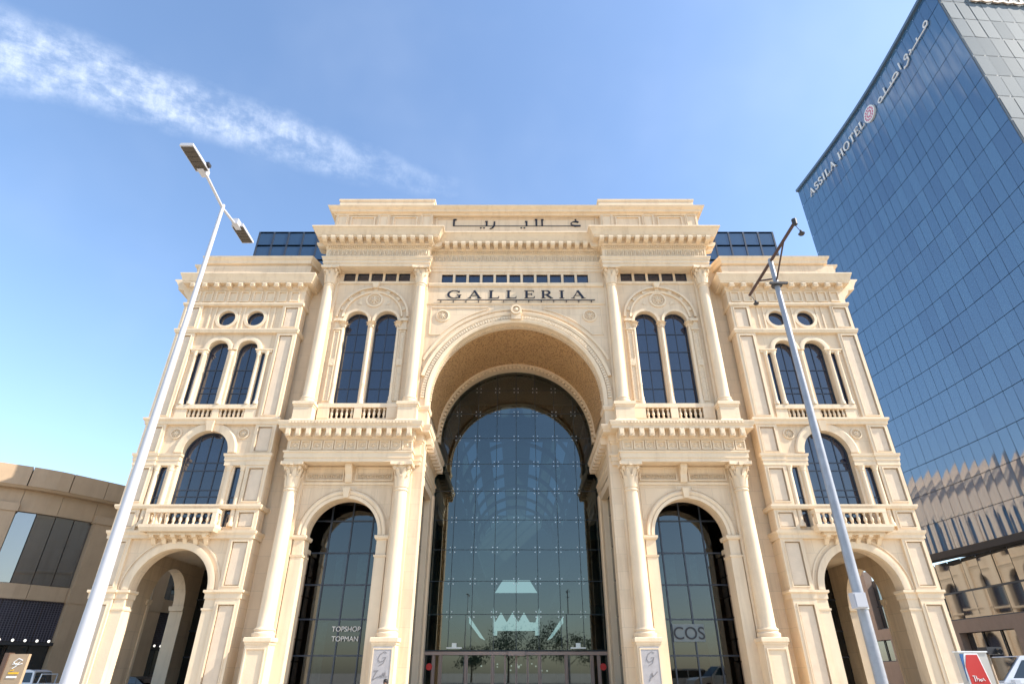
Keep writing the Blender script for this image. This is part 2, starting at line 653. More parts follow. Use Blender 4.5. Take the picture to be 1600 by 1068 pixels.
def windowpart(parent, x0, x1, z0, z1, y, cols, rows, arched=None, bar=.07):
    """one window: a frame with bars, each pane a child; arched = springing height"""
    cx, hw = (x0 + x1) / 2, (x1 - x0) / 2
    mb = MB()
    mb.box(x0 - .05, x0 + .05, y - .04, y + .06, z0, arched or z1).box(x1 - .05, x1 + .05, y - .04, y + .06, z0, arched or z1)
    mb.box(x0 + .05, x1 - .05, y - .04, y + .06, z0 - .05, z0 + .05)

    def top(x):
        if arched is None:
            return z1
        return arched + math.sqrt(max(0, hw * hw - (x - cx) ** 2)) * (z1 - arched) / hw
    if arched is None:
        mb.box(x0 - .05, x1 + .05, y - .04, y + .06, z1, z1 + .06)
    else:
        mb.ring(cx, arched, [(hw - .05, y - .04), (hw + .05, y - .04), (hw + .05, y + .06), (hw - .05, y + .06)], 20)
    for i in range(1, cols):
        x = x0 + (x1 - x0) * i / cols
        mb.box(x - bar / 2, x + bar / 2, y - .03, y + .05, z0 + .05, top(x) - .02)
    for k in rows:
        hx = hw - .05 if arched is None or k <= arched else math.sqrt(max(.01, hw * hw - ((k - arched) * hw / (z1 - arched)) ** 2)) - .05
        mb.box(cx - hx, cx + hx, y - .025, y + .045, k - bar / 2, k + bar / 2)
    fr = mb.build('window', MULL, parent)
    zs = [z0] + list(rows) + [z1]
    for j in range(len(zs) - 1):
        for i in range(cols):
            xa, xb = x0 + (x1 - x0) * i / cols, x0 + (x1 - x0) * (i + 1) / cols
            za, zb = zs[j], zs[j + 1]
            n = 8
            ptop = [(xa + (xb - xa) * q / n, min(zb, top(xa + (xb - xa) * q / n))) for q in range(n + 1)] if arched else [(xa, zb), (xb, zb)]
            ptop = [p for p in ptop if p[1] > za + .01]
            if len(ptop) < 2:
                continue
            loop = [(ptop[0][0], za)] + ptop + [(ptop[-1][0], za)]
            t = random.uniform(-.006, .006)
            m = MB()
            ncnt = len(loop)
            m.add([(x, y + .02 + (x - cx) * t + (z - za) * random.uniform(-.002, .002) * 0, z) for x, z in loop], [tuple(range(ncnt))])
            m.build('pane', WINGL, fr)
    return fr


# ---- shared pieces
MOD = MB()
MOD.add([(-.16, 0, .36), (.16, 0, .36), (.16, 0, 0), (-.16, 0, 0), (-.16, -.3, -.02), (.16, -.3, -.02), (-.16, -.5, .06), (.16, -.5, .06), (-.16, -.58, .2), (.16, -.58, .2), (-.16, -.58, .36), (.16, -.58, .36)],
        [(0, 1, 2, 3), (3, 2, 5, 4), (4, 5, 7, 6), (6, 7, 9, 8), (8, 9, 11, 10), (10, 11, 1, 0), (0, 3, 4, 6, 8, 10), (1, 11, 9, 7, 5, 2)])
MODM = MOD.mesh('modillion', STONE)
mbx = MB().box(-.15, .15, -.42, 0, 0, .5).box(-.11, .11, -.46, -.42, .1, .4)
BRKM = mbx.mesh('bracket', STONE)
BAL = MB().lathe([(.085, 0), (.085, .06), (.05, .09), (.07, .16), (.1, .26), (.085, .36), (.05, .48), (.06, .56), (.085, .6), (.085, .66)], 10).mesh('baluster', STONE, True)


def capital_mesh(h, r, wab):
    """corinthian capital: bell, two rows of leaves, corner volutes, abacus; base at z 0"""
    mb = MB()
    mb.lathe([(r * 1.02, 0), (r * 1.12, .03), (r * 1.12, .08), (r * .98, .1), (r * .98, h * .45), (r * 1.12, h * .72), (r * 1.3, h * .86)], 16)
    for row, (z0, hh, out, n, ph) in enumerate(((.08, h * .42, .13, 8, 0), (.1, h * .68, .17, 8, .5))):
        for k in range(n):
            a = 2 * PI * (k + ph) / n
            ca_, sa_ = math.cos(a), math.sin(a)
            prof = [(0, .02, .13), (.35, .05, .15), (.7, .07, .13), (.92, out, .1), (1.0, out + .05, .05), (.9, out + .08, .03)]
            vs = []
            for t, o, w in prof:
                rr = r * .98 + o
                for sgn, ww in ((-1, .0), (0, .025), (1, 0)):
                    vs.append((ca_ * (rr + ww) - sa_ * w * sgn, sa_ * (rr + ww) + ca_ * w * sgn, z0 + hh * t))
            fs = []
            for i in range(len(prof) - 1):
                for j in range(2):
                    fs.append((i * 3 + j, i * 3 + j + 1, i * 3 + j + 4, i * 3 + j + 3))
            mb.add(vs, fs)
    for k in range(4):
        a = PI / 4 + k * PI / 2
        c, s = math.cos(a), math.sin(a)
        rr = r * 1.36
        mb.tube([(c * rr - s * .07, s * rr + c * .07, h * .8), (c * rr + s * .07, s * rr - c * .07, h * .8)], h * .11, 10)
        mb.bar((c * r * 1.0, s * r * 1.0, h * .5), (c * rr, s * rr, h * .78), .09, .07)
    w = wab / 2
    ab = []
    for k in range(4):
        a = k * PI / 2
        for t in (-1, -.5, 0, .5, 1):
            x, y = w - .07 * (1 - t * t), w * t * .97
            ab.append((x * math.cos(a) - y * math.sin(a), x * math.sin(a) + y * math.cos(a)))
    mb.slab(ab, [], h * .87, h, 'z')
    for k in range(4):
        a = k * PI / 2
        mb.box(*sorted((math.cos(a) * (w - .1) - .09, math.cos(a) * (w - .1) + .09)), *sorted((math.sin(a) * (w - .1) - .09, math.sin(a) * (w - .1) + .09)), h * .84, h * .985)
    return mb.mesh('capital', STONE, True)


CAPL = capital_mesh(1.5, .38, 1.36)
CAPU = capital_mesh(1.38, .36, 1.28)
CAPS = capital_mesh(.5, .11, .36)


def column(cx, cy, z0, z1, rb, rt, cap, caph, ped):
    """column part with base mouldings in the shaft mesh; capital and pedestal below it as children"""
    zt = z1 - caph
    prof = [(rb * 1.38, z0), (rb * 1.38, z0 + .1), (rb * 1.42, z0 + .14), (rb * 1.4, z0 + .22), (rb * 1.2, z0 + .26), (rb * 1.16, z0 + .32), (rb * 1.26, z0 + .36), (rb * 1.24, z0 + .43), (rb * 1.08, z0 + .46), (rb, z0 + .55)]
    for i in range(1, 9):
        t = i / 8
        prof.append((rb + (rt - rb) * t ** 1.5, z0 + .55 + (zt - z0 - .75) * t))
    prof += [(rt * 1.12, zt - .17), (rt * 1.14, zt - .1), (rt * 1.02, zt - .06), (rt * 1.02, zt)]
    col = MB().lathe(prof, 32, (cx, cy)).build('column', STONE, G, True)
    link('capital', cap, col, (cx, cy, zt))
    if ped:
        (hw, y0, y1, zb, ztop) = ped
        m = MB()
        m.box(cx - hw, cx + hw, y0, y1, zb, ztop - .32)
        m.sweep([(cx - hw, y1), (cx - hw, y0), (cx + hw, y0), (cx + hw, y1)], [(-.2, ztop - .34), (.03, ztop - .34), (.05, ztop - .22), (.1, ztop - .2), (.1, ztop - .03), (.06, ztop), (-.2, ztop)])
        m.sweep([(cx - hw, y1), (cx - hw, y0), (cx + hw, y0), (cx + hw, y1)], [(-.2, zb), (.1, zb), (.1, zb + .22), (.04, zb + .3), (-.2, zb + .3)])
        m.box(cx - hw - .02, cx + hw + .02, y0 + .1, y1, ztop - .3, ztop - .002)
        if ztop - zb > 2:
            frame(m, cx - hw + .1, cx + hw - .1, zb + .45, ztop - .5, y0, .06, .04)
        m.build('pedestal', STONE, col)
    return col


# ---- upper entablature profile (outward, z)
ENT = [(-.25, 27.45), (.06, 27.45), (.06, 27.68), (.12, 27.70), (.12, 27.94), (.18, 27.97), (.18, 28.1), (.24, 28.16), (.24, 28.24), (.03, 28.28), (.03, 29.02),
       (.1, 29.06), (.1, 29.22), (.24, 29.24), (.24, 29.3), (.3, 29.34), (.3, 29.68), (.66, 29.69), (.66, 29.78), (.72, 29.84), (.84, 30.1), (1.0, 30.34), (1.06, 30.36), (1.06, 30.46), (-.25, 30.46)]
LOW = [(-.25, 12.78), (.05, 12.78), (.05, 13.0), (.1, 13.02), (.1, 13.3), (.17, 13.36), (.17, 13.45), (.02, 13.48), (.02, 14.13), (.08, 14.16), (.12, 14.28), (.18, 14.3), (.18, 14.72), (.55, 14.74), (.55, 14.9), (.6, 14.95), (.66, 15.16), (.66, 15.22), (-.25, 15.22)]


def dentils(parent, path, out, z0, z1, w, gap, side=1, name='dentil_course'):
    """row of small dentils along a plan path, too small to pick apart singly"""
    mb = MB()
    for i in range(len(path) - 1):
        p, q = Vector(path[i]), Vector(path[i + 1])
        L = (q - p).length
        d = (q - p) / L
        n = Vector((d.y, -d.x)) * side
        k = int(L / (w + gap))
        for j in range(k):
            c = p + d * (j + .5) * L / k
            a, b = c - d * w / 2, c + d * w / 2
            a0, b0, a1, b1 = a, b, a + n * out, b + n * out
            mb.hexa([(a0.x, a0.y, z0), (b0.x, b0.y, z0), (b1.x, b1.y, z0), (a1.x, a1.y, z0), (a0.x, a0.y, z1), (b0.x, b0.y, z1), (b1.x, b1.y, z1), (a1.x, a1.y, z1)])
    o = mb.build(name, STONE, parent)
    o['kind'] = 'stuff'
    return o


def row(parent, name, me, p, q, n, z, rz=0, ends=True):
    p, q = Vector(p), Vector(q)
    for i in range(n):
        t = i / (n - 1) if ends else (i + .5) / n
        c = p + (q - p) * t
        link(name, me, parent, (c.x, c.y, z), (0, 0, rz))


# ---- central bay
cw = MB()
holes = [archloop(0, 5.75, 0.0, 17.34, 48)]
outer = [(-6.4, 0), (-6.4, 32.7), (6.4, 32.7), (6.4, 0), (5.75, 0)] + [p for p in reversed(archloop(0, 5.75, 0, 17.34, 48))][1:-1] + [(-5.75, 0)]
wins = [(-5.47 + i * .994, -5.47 + i * .994 + .82) for i in range(11)]
cw.slab(outer, [rect(a, b, 26.52, 27.26) for a, b in wins], YC, 36.2)
cw.build('wall', STONEL, G)
for a, b in wins:
    windowpart(G, a, b, 26.52, 27.26, YC + .14, 1, [])
sb = MB()
sb.sweep([(-6.35, YC), (6.35, YC)], [(-.1, 26.1), (.1, 26.14), (.16, 26.3), (.16, 26.4), (.06, 26.46), (-.1, 26.46)])
sb.sweep([(-6.35, YC), (6.35, YC)], [(-.1, 24.58), (.05, 24.6), (.09, 24.68), (.03, 24.72), (-.1, 24.72)])
sb.build('string_course', STONE, G)
ent = MB().sweep([(-6.38, YC), (6.38, YC)], ENT).build('entablature', STONE, G)
row(ent, 'modillion', MODM, (-5.15, YC - .3), (5.15, YC - .3), 18, 29.32)
dentils(ent, [(-6.3, YC - .1), (6.3, YC - .1)], .09, 29.08, 29.2, .09, .07)


def carved(x0, x1, z0, z1, y, parent, n):
    """carved relief band: a run of raised leaves and fillets"""
    mb = MB()
    st = (x1 - x0) / n
    for i in range(n):
        c = x0 + (i + .5) * st
        w, h = st * .36, (z1 - z0) / 2
        zc = (z0 + z1) / 2
        r = random.uniform(.85, 1)
        vs = [(c, y - .11, zc), (c - w, y, zc), (c - w * .5, y - .02, zc + h * r * .7), (c, y - .02, zc + h * r), (c + w * .5, y - .02, zc + h * r * .7), (c + w, y, zc), (c + w * .5, y - .02, zc - h * r * .7), (c, y - .02, zc - h * r), (c - w * .5, y - .02, zc - h * r * .7)]
        mb.add(vs, [(0, 1 + k, 1 + (k + 1) % 8) for k in range(8)])
        mb.box(c + st * .42, c + st * .5, y - .07, y + .02, z0, z1)
    o = mb.build('carved_relief', STONE2, parent)
    o['kind'] = 'stuff'


carved(-6.2, 6.2, 28.36, 28.96, YC - .03, ent, 40)

# archivolt of the great arch
CZ = 17.34
rg = MB()
rg.ring(0, CZ, [(5.70, YC - .12), (5.70, YC + .8), (5.86, YC + .8), (5.95, YC - .2), (5.82, YC - .2)], 72, leg=.7)
rg.ring(0, CZ, [(5.95, YC - .1), (5.95, YC + .2), (6.3, YC + .2), (6.3, YC - .1)], 72, leg=.7)
rg.ring(0, CZ, [(6.3, YC - .17), (6.3, YC + .1), (6.52, YC + .1), (6.58, YC - .12), (6.5, YC - .22)], 72, R(14), R(166))
rg.ring(0, CZ, [(6.78, YC - .07), (6.78, YC + .1), (6.95, YC + .1), (6.95, YC - .1)], 72, R(24), R(156))
av = rg.build('archivolt', STONE, G, True)
bd = MB()
for i in range(110):
    a = R(-6 + 192 * (i + .5) / 110)
    c, s = math.cos(a), math.sin(a)
    if s < 0:
        continue
    for r0, r1, w, yy in ((5.60, 5.75, .065, YC + .35), (6.0, 6.24, .075, YC - .18)):
        p = lambda r, t, y: (c * r - s * t, y, CZ + s * r + c * t)
        bd.hexa([p(r0, -w, yy), p(r0, w, yy), p(r0, w, yy + .12), p(r0, -w, yy + .12), p(r1, -w, yy), p(r1, w, yy), p(r1, w, yy + .12), p(r1, -w, yy + .12)])
o = bd.build('bead_course', STONE2, av)
o['kind'] = 'stuff'
ks = MB()
ks.hexa([(-.36, YC - .36, 23.2), (.36, YC - .36, 23.2), (.36, YC + .1, 23.2), (-.36, YC + .1, 23.2), (-.3, YC - .42, 24.05), (.3, YC - .42, 24.05), (.3, YC + .1, 24.05), (-.3, YC + .1, 24.05)])
ks.ring(0, 23.92, [(.26, YC - .5), (.26, YC - .1), (.38, YC - .1), (.38, YC - .5)], 20, 0, 2 * PI)
ks.ring(0, 23.92, [(.01, YC - .54), (.01, YC - .1), (.14, YC - .1), (.14, YC - .5)], 14, 0, 2 * PI)
k2 = ks.build('keystone', STONE, av, True)


def medallion(cx, cz, y, r, parent, sq=0):
    mb = MB()
    mb.ring(cx, cz, [(r * .78, y - .09), (r * .78, y + .02), (r, y + .02), (r, y - .07)], 24, 0, 2 * PI)
    mb.ring(cx, cz, [(r * .55, y - .05), (r * .55, y + .02), (r * .62, y + .02), (r * .62, y - .05)], 24, 0, 2 * PI)
    for k in range(8):
        a = k * PI / 4
        mb.bar((cx + math.cos(a) * r * .15, y - .04, cz + math.sin(a) * r * .15), (cx + math.cos(a) * r * .48, y - .03, cz + math.sin(a) * r * .48), r * .16, .06)
    mb.ring(cx, cz, [(.005, y - .14), (.005, y + .02), (r * .14, y + .02), (r * .14, y - .08)], 12, 0, 2 * PI)
    if sq:
        q = r * 1.3
        frame(mb, cx - q, cx + q, cz - q, cz + q, y, .05, .05)
    return mb.build('medallion', STONE, parent, True)


for s in (-1, 1):
    medallion(s * 5.2, 23.65, YC, .5, G)
    sp = MB()
    # triangular spandrel moulding round the medallion
    pts = []
    rr = 7.15
    for i in range(9):
        a = R(90 - 16 - 32 * i / 8)
        pts.append((math.cos(a) * rr, CZ + math.sin(a) * rr))
    loop = pts + [(6.05, pts[-1][1]), (6.05, 24.35), (pts[0][0], 24.35)]
    for i in range(len(loop)):
        a, b = loop[i], loop[(i + 1) % len(loop)]
        sp.bar((s * a[0], YC - .02, a[1]), (s * b[0], YC - .02, b[1]), .07, .07, (0, 1, 0))
    sp.build('spandrel_moulding', STONE, G)

# the vault
vt = MB()
n = 48
yv0, yv1, rv = YC + .8, 42.5, 5.92
vs, fs = [], []
for i in range(n + 1):
    a = PI * i / n
    for r in (rv, rv + .35):
        for y in (yv0, yv1):
            vs.append((math.cos(a) * r, y, 17.25 + math.sin(a) * r))
for i in range(n):
    o = i * 4
    fs += [(o, o + 1, o + 5, o + 4), (o + 2, o + 6, o + 7, o + 3), (o, o + 4, o + 6, o + 2), (o + 1, o + 3, o + 7, o + 5)]
vt.add(vs, fs)
vt.build('vault', MOSAIC, G, True)
rr_ = MB()
rr_.ring(0, 17.2, [(5.74, 42.35), (5.74, 42.9), (6.3, 42.9), (6.3, 42.2), (5.86, 42.2)], 56, leg=.4)
rr_.ring(0, 17.2, [(5.8, 41.75), (5.8, 42.1), (6.1, 42.1), (6.1, 41.75)], 56, leg=.2)
rb_ = rr_.build('inner_arch', STONE, G, True)
bd = MB()
for i in range(56):
    a = PI * (i + .5) / 56
    c, s = math.cos(a), math.sin(a)
    p = lambda r, t, y: (c * r - s * t, y, 17.2 + s * r + c * t)
    bd.hexa([p(5.64, -.09, 41.9), p(5.64, .09, 41.9), p(5.64, .09, 42.16), p(5.64, -.09, 42.16), p(5.9, -.09, 41.9), p(5.9, .09, 41.9), p(5.9, .09, 42.16), p(5.9, -.09, 42.16)])
o = bd.build('bead_course', STONE, rb_)
o['kind'] = 'stuff'

# vestibule sides: front pier, lintel, rear post, dark side glazing
for s in (-1, 1):
    pr = MB()
    pr.box(s * 5.98, s * 6.6, YC + .9, 36.6, 0, 12.78)
    pr.box(s * 5.98, s * 6.6, YC + .9, 42.5, 12.78, 17.3)
    pr.box(s * 5.98, s * 6.6, 40.9, 42.5, 0, 12.78)
    pr.box(s * 5.86, s * 6.3, 41.9, 42.5, 0, 12.7)
    pr.build('vestibule_wall', STONE, G)
    bl = MB().box(s * 5.7, s * 6.62, 35.12, 36.35, 15.2, 16.66)
    bl.sweep([(s * 6.6, 35.12), (s * 5.7, 35.12), (s * 5.7, 36.35)], [(-.1, 16.36), (.05, 16.4), (.1, 16.6), (.1, 16.68), (-.1, 16.68)], -s if False else (1 if s < 0 else -1))
    bl.build('impost_block', STONE, G)
    for i, (z0, z1) in enumerate(((.1, 2.6), (2.6, 4.7), (4.7, 6.8), (6.8, 8.9), (8.9, 10.9), (10.9, 12.1))):
        for j in range(2):
            ya, yb = 36.6 + j * 2.15, 36.6 + (j + 1) * 2.15
            MB().add([(s * 6.35, ya + .03, z0 + .03), (s * 6.35, yb - .03, z0 + .03), (s * 6.35, yb - .03, z1 - .03), (s * 6.35, ya + .03, z1 - .03)], [(0, 1, 2, 3)]).build('side_pane', SHOPG, G)
    MB().box(s * 6.4, s * 6.55, 36.6, 40.9, 0, 12.78).build('side_backing', DARK, G)
    lt = MB()
    lt.box(s * 5.9, s * 6.3, 36.6, 40.9, 12.1, 12.6)
    lt.build('lintel', STONE, G)

# entrance glass wall
YG = 42.8
gx = [-5.92 + i * 1.48 for i in range(9)]
gz = [0.05, 2.93, 5.04, 7.09, 9.14, 11.18, 13.24, 15.28, 17.3, 19.3, 21.3, 23.2]
gw = MB()
for x in gx[1:-1]:
    zt = 17.2 + math.sqrt(5.95 ** 2 - x * x)
    gw.box(x - .018, x + .018, YG - .01, YG + .03, 2.95, zt)
for z in gz[1:-1]:
    hx = 5.95 if z < 17.2 else math.sqrt(max(0, 5.95 ** 2 - (z - 17.2) ** 2))
    gw.box(-hx, hx, YG - .008, YG + .028, z - .018, z + .018)
gwall = gw.build('glass_wall', SEAL, G)
sf = MB()
for x in gx[1:-1]:
    for z in gz[2:-1]:
        if z > 17.2 and x * x + (z - 17.2) ** 2 > 5.7 ** 2:
            continue
        for dx, dz in ((1, 1), (1, -1), (-1, 1), (-1, -1)):
            sf.bar((x, YG + .05, z), (x + dx * .16, YG + .04, z + dz * .16), .03, .03)
            sf.box(x + dx * .16 - .035, x + dx * .16 + .035, YG - .045, YG + .02, z + dz * .16 - .035, z + dz * .16 + .035)
o = sf.build('spider_fitting', STEEL, gwall)
o['kind'] = 'stuff'
for i in range(8):
    for j in range(1, len(gz) - 1):
        xa, xb, za, zb = gx[i] + .02, gx[i + 1] - .02, gz[j] + .02, gz[j + 1] - .02
        if za > 17.2:
            far = max(abs(xa), abs(xb))
            pts = [(xa + (xb - xa) * q / 6, min(zb, 17.2 + math.sqrt(max(0, 5.97 ** 2 - (xa + (xb - xa) * q / 6) ** 2)))) for q in range(7)]
            pts = [p for p in pts if p[1] > za + .02]
            if len(pts) < 2:
                continue
            loop = [(pts[0][0], za)] + pts + [(pts[-1][0], za)]
        else:
            loop = rect(xa, xb, za, zb)
        tx, tz = random.uniform(-.0022, .0022), random.uniform(-.0018, .0018)
        cx_, cz_ = (xa + xb) / 2, (za + zb) / 2
        MB().add([(x, YG + (x - cx_) * tx + (z - cz_) * tz, z) for x, z in loop], [tuple(range(len(loop)))]).build('pane', BIGG, gwall)

# entrance doors
dr = MB()
dr.box(-5.95, 5.95, YG - .12, YG + .12, 2.66, 2.86)
for x in (-5.3, -4.85, -3.2, -1.5, 1.5, 3.2, 4.85, 5.3):
    dr.box(x - .04, x + .04, YG - .1, YG + .1, 0, 2.66)
dr.box(-.5, .55, YG - .5, YG - .12, 2.62, 2.86)
df = dr.build('door_frame', ALU, G)
for xa, xb in ((-5.9, -5.36), (-5.24, -4.91), (-4.79, -3.26), (-3.14, -1.56), (-1.44, -.72), (-.7, .0), (.02, .72), (.74, 1.44), (1.56, 3.14), (3.26, 4.79), (4.91, 5.24), (5.36, 5.9)):
    d = MB()
    d.box(xa, xa + .05, YG - .04, YG + .04, .02, 2.64).box(xb - .05, xb, YG - .04, YG + .04, .02, 2.64).box(xa + .05, xb - .05, YG - .04, YG + .04, .02, .2)
    d = d.build('door', ALU, G)
    MB().add([(xa + .05, YG, .2), (xb - .05, YG, .2), (xb - .05, YG, 2.64), (xa + .05, YG, 2.64)], [(0, 1, 2, 3)]).build('pane', BIGG, d)
for s in (-1, 1):
    st = MB()
    st.ring(s * 5.55, 2.0, [(.005, YG - .12), (.005, YG - .08), (.2, YG - .08), (.2, YG - .11)], 20, 0, 2 * PI)
    st.build('door_sticker', RED, G)
    fx = MB().box(s * 4.0 - .5, s * 4.0 + .5, YG - .25, YG - .1, 3.02, 3.1).box(s * 4.0 - .15, s * 4.0 + .15, YG - .25, YG - .1, 3.1, 3.34)
    fx.build('door_spotlight', STEEL, G)

# ---- the hall behind the glass: floor, side walls with storeys, glazed vault, far end with glow standing in for daylight
MB().add([(-6.6, 42.9, .02), (6.6, 42.9, .02), (6.6, 110, .02), (-6.6, 110, .02)], [(0, 1, 2, 3)]).build('hall_floor', HALLF, G)
for s in (-1, 1):
    MB().box(s * 6.6, s * 7.0, 42.9, 110, 0, 26.6).build('hall_wall', HALL, G)
    for z in (5.2, 10.4, 15.6):
        MB().box(s * 5.3, s * 6.6, 46, 108, z, z + .7).build('gallery_slab', HALL, G)
for k in range(9):
    y = 50 + k * 6.5
    MB().ring(0, 20.0, [(6.3, y), (6.3, y + .3), (6.7, y + .3), (6.7, y)], 24).build('roof_rib', MULL, G)
for i in range(1, 12):
    a = PI * i / 12
    MB().bar((math.cos(a) * 6.5, 44, 20 + math.sin(a) * 6.5), (math.cos(a) * 6.5, 110, 20 + math.sin(a) * 6.5), .12).build('roof_purlin', MULL, G)
for k in range(9):
    for i in range(12):
        a0, a1, y0 = PI * i / 12, PI * (i + 1) / 12, 50.3 + k * 6.5
        MB().add([(math.cos(a) * 6.6, y, 20 + math.sin(a) * 6.6) for a, y in ((a0, y0), (a1, y0), (a1, y0 + 6.2), (a0, y0 + 6.2))], [(0, 1, 2, 3)]).build('roof_pane', ROOFV, G)
MB().box(-7, 7, 110, 110.4, 0, 27).build('hall_wall', HALL, G)
MB().box(-7, 7, 43.05, 70, 26.75, 26.95).build('hall_ceiling', HALL, G)  # carried back over the glazed bays to block bright sky
MB().box(-6.6, 6.6, 49.4, 49.8, 23.0, 26.7).build('hall_beam', HALL, G)
for k in range(14):
    q = random.uniform(-3.6, 3.6)
    zq = random.uniform(1.7, 2.5)
    yq = random.uniform(52, 62)
    MB().box(q - .06, q + .06, yq, yq + .05, zq - .05, zq + .05).build('display_lamp', BULB, G)
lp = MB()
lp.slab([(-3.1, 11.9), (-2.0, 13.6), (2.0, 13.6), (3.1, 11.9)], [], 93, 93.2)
lp.build('glow_shape', GLOW, G)  # far opening, its daylight given as the shape's own glow
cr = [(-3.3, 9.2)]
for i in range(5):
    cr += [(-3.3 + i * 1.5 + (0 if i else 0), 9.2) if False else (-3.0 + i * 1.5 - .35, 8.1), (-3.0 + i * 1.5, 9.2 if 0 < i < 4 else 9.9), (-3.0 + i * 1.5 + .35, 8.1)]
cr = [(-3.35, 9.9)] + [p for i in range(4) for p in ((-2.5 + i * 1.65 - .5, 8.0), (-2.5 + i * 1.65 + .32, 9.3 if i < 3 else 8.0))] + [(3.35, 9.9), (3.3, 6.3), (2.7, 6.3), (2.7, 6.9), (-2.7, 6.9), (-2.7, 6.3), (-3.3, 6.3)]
MB().slab(cr, [], 93, 93.2).build('glow_shape', GLOW, G)
for s in (-1, 1):  # escalator sides, their brightness put in as emission
    MB().slab([(s * 4.3, 5.6), (s * 5.0, 5.9), (s * 7.3, 8.6), (s * 6.9, 9.0)], [], 91, 91.2).build('glow_shape', GLOW, G)

# ---- pavilions
for s in (-1, 1):
    cx = s * PC
    # lower storey wall with doorway arch
    w = MB()
    lo = archloop(cx, 2.15, 0, 8.65, 32)
    w.slab([(cx - PHW, 0), (cx - PHW, 15.2), (cx + PHW, 15.2), (cx + PHW, 0)] + list(reversed(lo)), [], 35.4, 36.3)
    w.build('wall', STONEL, G)
    # upper storey wall
    hs = [archloop(cx + d, .82, 16.86, 23.25, 24) for d in (-1.04, 1.04)]
    rw = [(cx - 2.5 + i * 1.01, cx - 2.5 + i * 1.01 + .84) for i in range(5)]
    hs += [rect(a, b, 26.7, 27.42) for a, b in rw]
    hs += [rect(cx + d - .8, cx + d + .8, 15.85, 16.55) for d in (-1.04, 1.04)]
    w = MB().slab(rect(cx - PHW, cx + PHW, 15.2, 28.0), hs, 35.4, 36.1)
    w.build('wall', STONEL, G)
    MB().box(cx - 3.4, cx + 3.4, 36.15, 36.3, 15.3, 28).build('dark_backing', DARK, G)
    for d in (-1.04, 1.04):
        windowpart(G, cx + d - .8, cx + d + .8, 16.9, 24.03, 35.78, 2, [18.2, 19.6, 21.0, 22.4], 23.25, .05)
    for a, b in rw:
        windowpart(G, a, b, 26.7, 27.42, 35.5, 1, [])
    # upper dressings
    m = MB()
    m.sweep([(cx - 2.9, 35.4), (cx + 2.9, 35.4)], [(-.1, 26.42), (.08, 26.44), (.12, 26.62), (.05, 26.68), (-.1, 26.68)])
    m.build('sill_band', STONE, G)
    a_ = MB()
    a_.ring(cx, 23.6, [(2.42, 35.22), (2.42, 35.45), (2.56, 35.45), (2.58, 35.25)], 40)
    a_.ring(cx, 23.6, [(2.02, 35.3), (2.02, 35.45), (2.14, 35.45), (2.14, 35.27)], 40)
    for d in (-1.04, 1.04):
        a_.ring(cx + d, 23.25, [(.80, 35.27), (.80, 35.6), (.9, 35.6), (1.0, 35.42), (.98, 35.25)], 28)
    a_ = a_.build('window_arch', STONE, G, True)
    for k in range(7):
        an = R(18 + 24 * k)
        c0, s0 = math.cos(an), math.sin(an)
        MB().bar((cx + c0 * 2.17, 35.36, 23.6 + s0 * 2.17), (cx + c0 * 2.4, 35.36, 23.6 + s0 * 2.4), .3, .1, (0, 1, 0)).build('carved_block', STONE2, a_)
    medallion(cx, 25.05, 35.4, .62, G)
    MB().hexa([(cx - .16, 35.1, 25.98), (cx + .16, 35.1, 25.98), (cx + .16, 35.4, 25.98), (cx - .16, 35.4, 25.98), (cx - .24, 35.02, 26.4), (cx + .24, 35.02, 26.4), (cx + .24, 35.4, 26.4), (cx - .24, 35.4, 26.4)]).build('keystone', STONE, G)
    for d in (-1, 1):
        MB().add([(cx + d * .78, 35.38, 24.62), (cx + d * 1.2, 35.34, 24.72), (cx + d * .95, 35.34, 25.0)], [(0, 1, 2)]).build('carved_leaf', STONE2, G)
        pz = MB()
        xa, xb = sorted((cx + d * 2.04, cx + d * 2.52))
        pz.box(xa, xb, 35.28, 35.4, 16.86, 23.4)
        frame(pz, xa + .05, xb - .05, 17.1, 22.4, 35.28, .05, .04)
        pz.box(xa - .04, xb + .04, 35.2, 35.4, 22.5, 22.62).box(xa - .06, xb + .06, 35.16, 35.4, 23.2, 23.4)
        pz.box(xa + .04, xb - .04, 35.2, 35.28, 19.7, 20.2)
        pz.build('carved_pilaster', STONE2, G)
    # colonnettes between and beside the lights
    for d, rr in ((0, .13), (-1.94, .12), (1.94, .12)):
        cn_ = MB().lathe([(rr * 1.6, 16.86), (rr * 1.6, 17.1), (rr * 1.2, 17.2), (rr * 1.3, 17.4), (rr, 17.5), (rr, 18.3), (rr * 1.15, 18.35), (rr, 18.45), (rr * .9, 22.7)], 14, (cx + d, 35.36)).build('colonnette', STONE, G, True)
        link('capital', CAPS, cn_, (cx + d, 35.36, 22.68))
    # balustrade under the window
    bl = MB().box(cx - 2.6, cx + 2.6, 35.06, 35.36, 16.58, 16.86).box(cx - 2.6, cx + 2.6, 35.1, 35.36, 15.2, 15.84)
    bl.box(cx - .24, cx + .24, 35.08, 35.38, 15.84, 16.58)
    for d in (-1, 1):
        bl.box(*sorted((cx + d * 1.85, cx + d * 2.6)), 35.08, 35.38, 15.84, 16.58)
    b_ = bl.build('balustrade', STONE, G)
    for d in (-1.04, 1.04):
        for k in range(5):
            link('baluster', BAL, b_, (cx + d - .64 + k * .32, 35.22, 15.88))
    # entablatures
    sd = 36.2
    e = MB().sweep([(cx - PHW, sd), (cx - PHW, 34.6), (cx + PHW, 34.6), (cx + PHW, sd)], ENT)
    e.box(cx - PHW + .02, cx + PHW - .02, 34.62, 36.0, 27.46, 30.4)
    e = e.build('entablature', STONE, G)
    row(e, 'modillion', MODM, (cx - PHW - .1, 34.3), (cx + PHW + .1, 34.3), 13, 29.32)
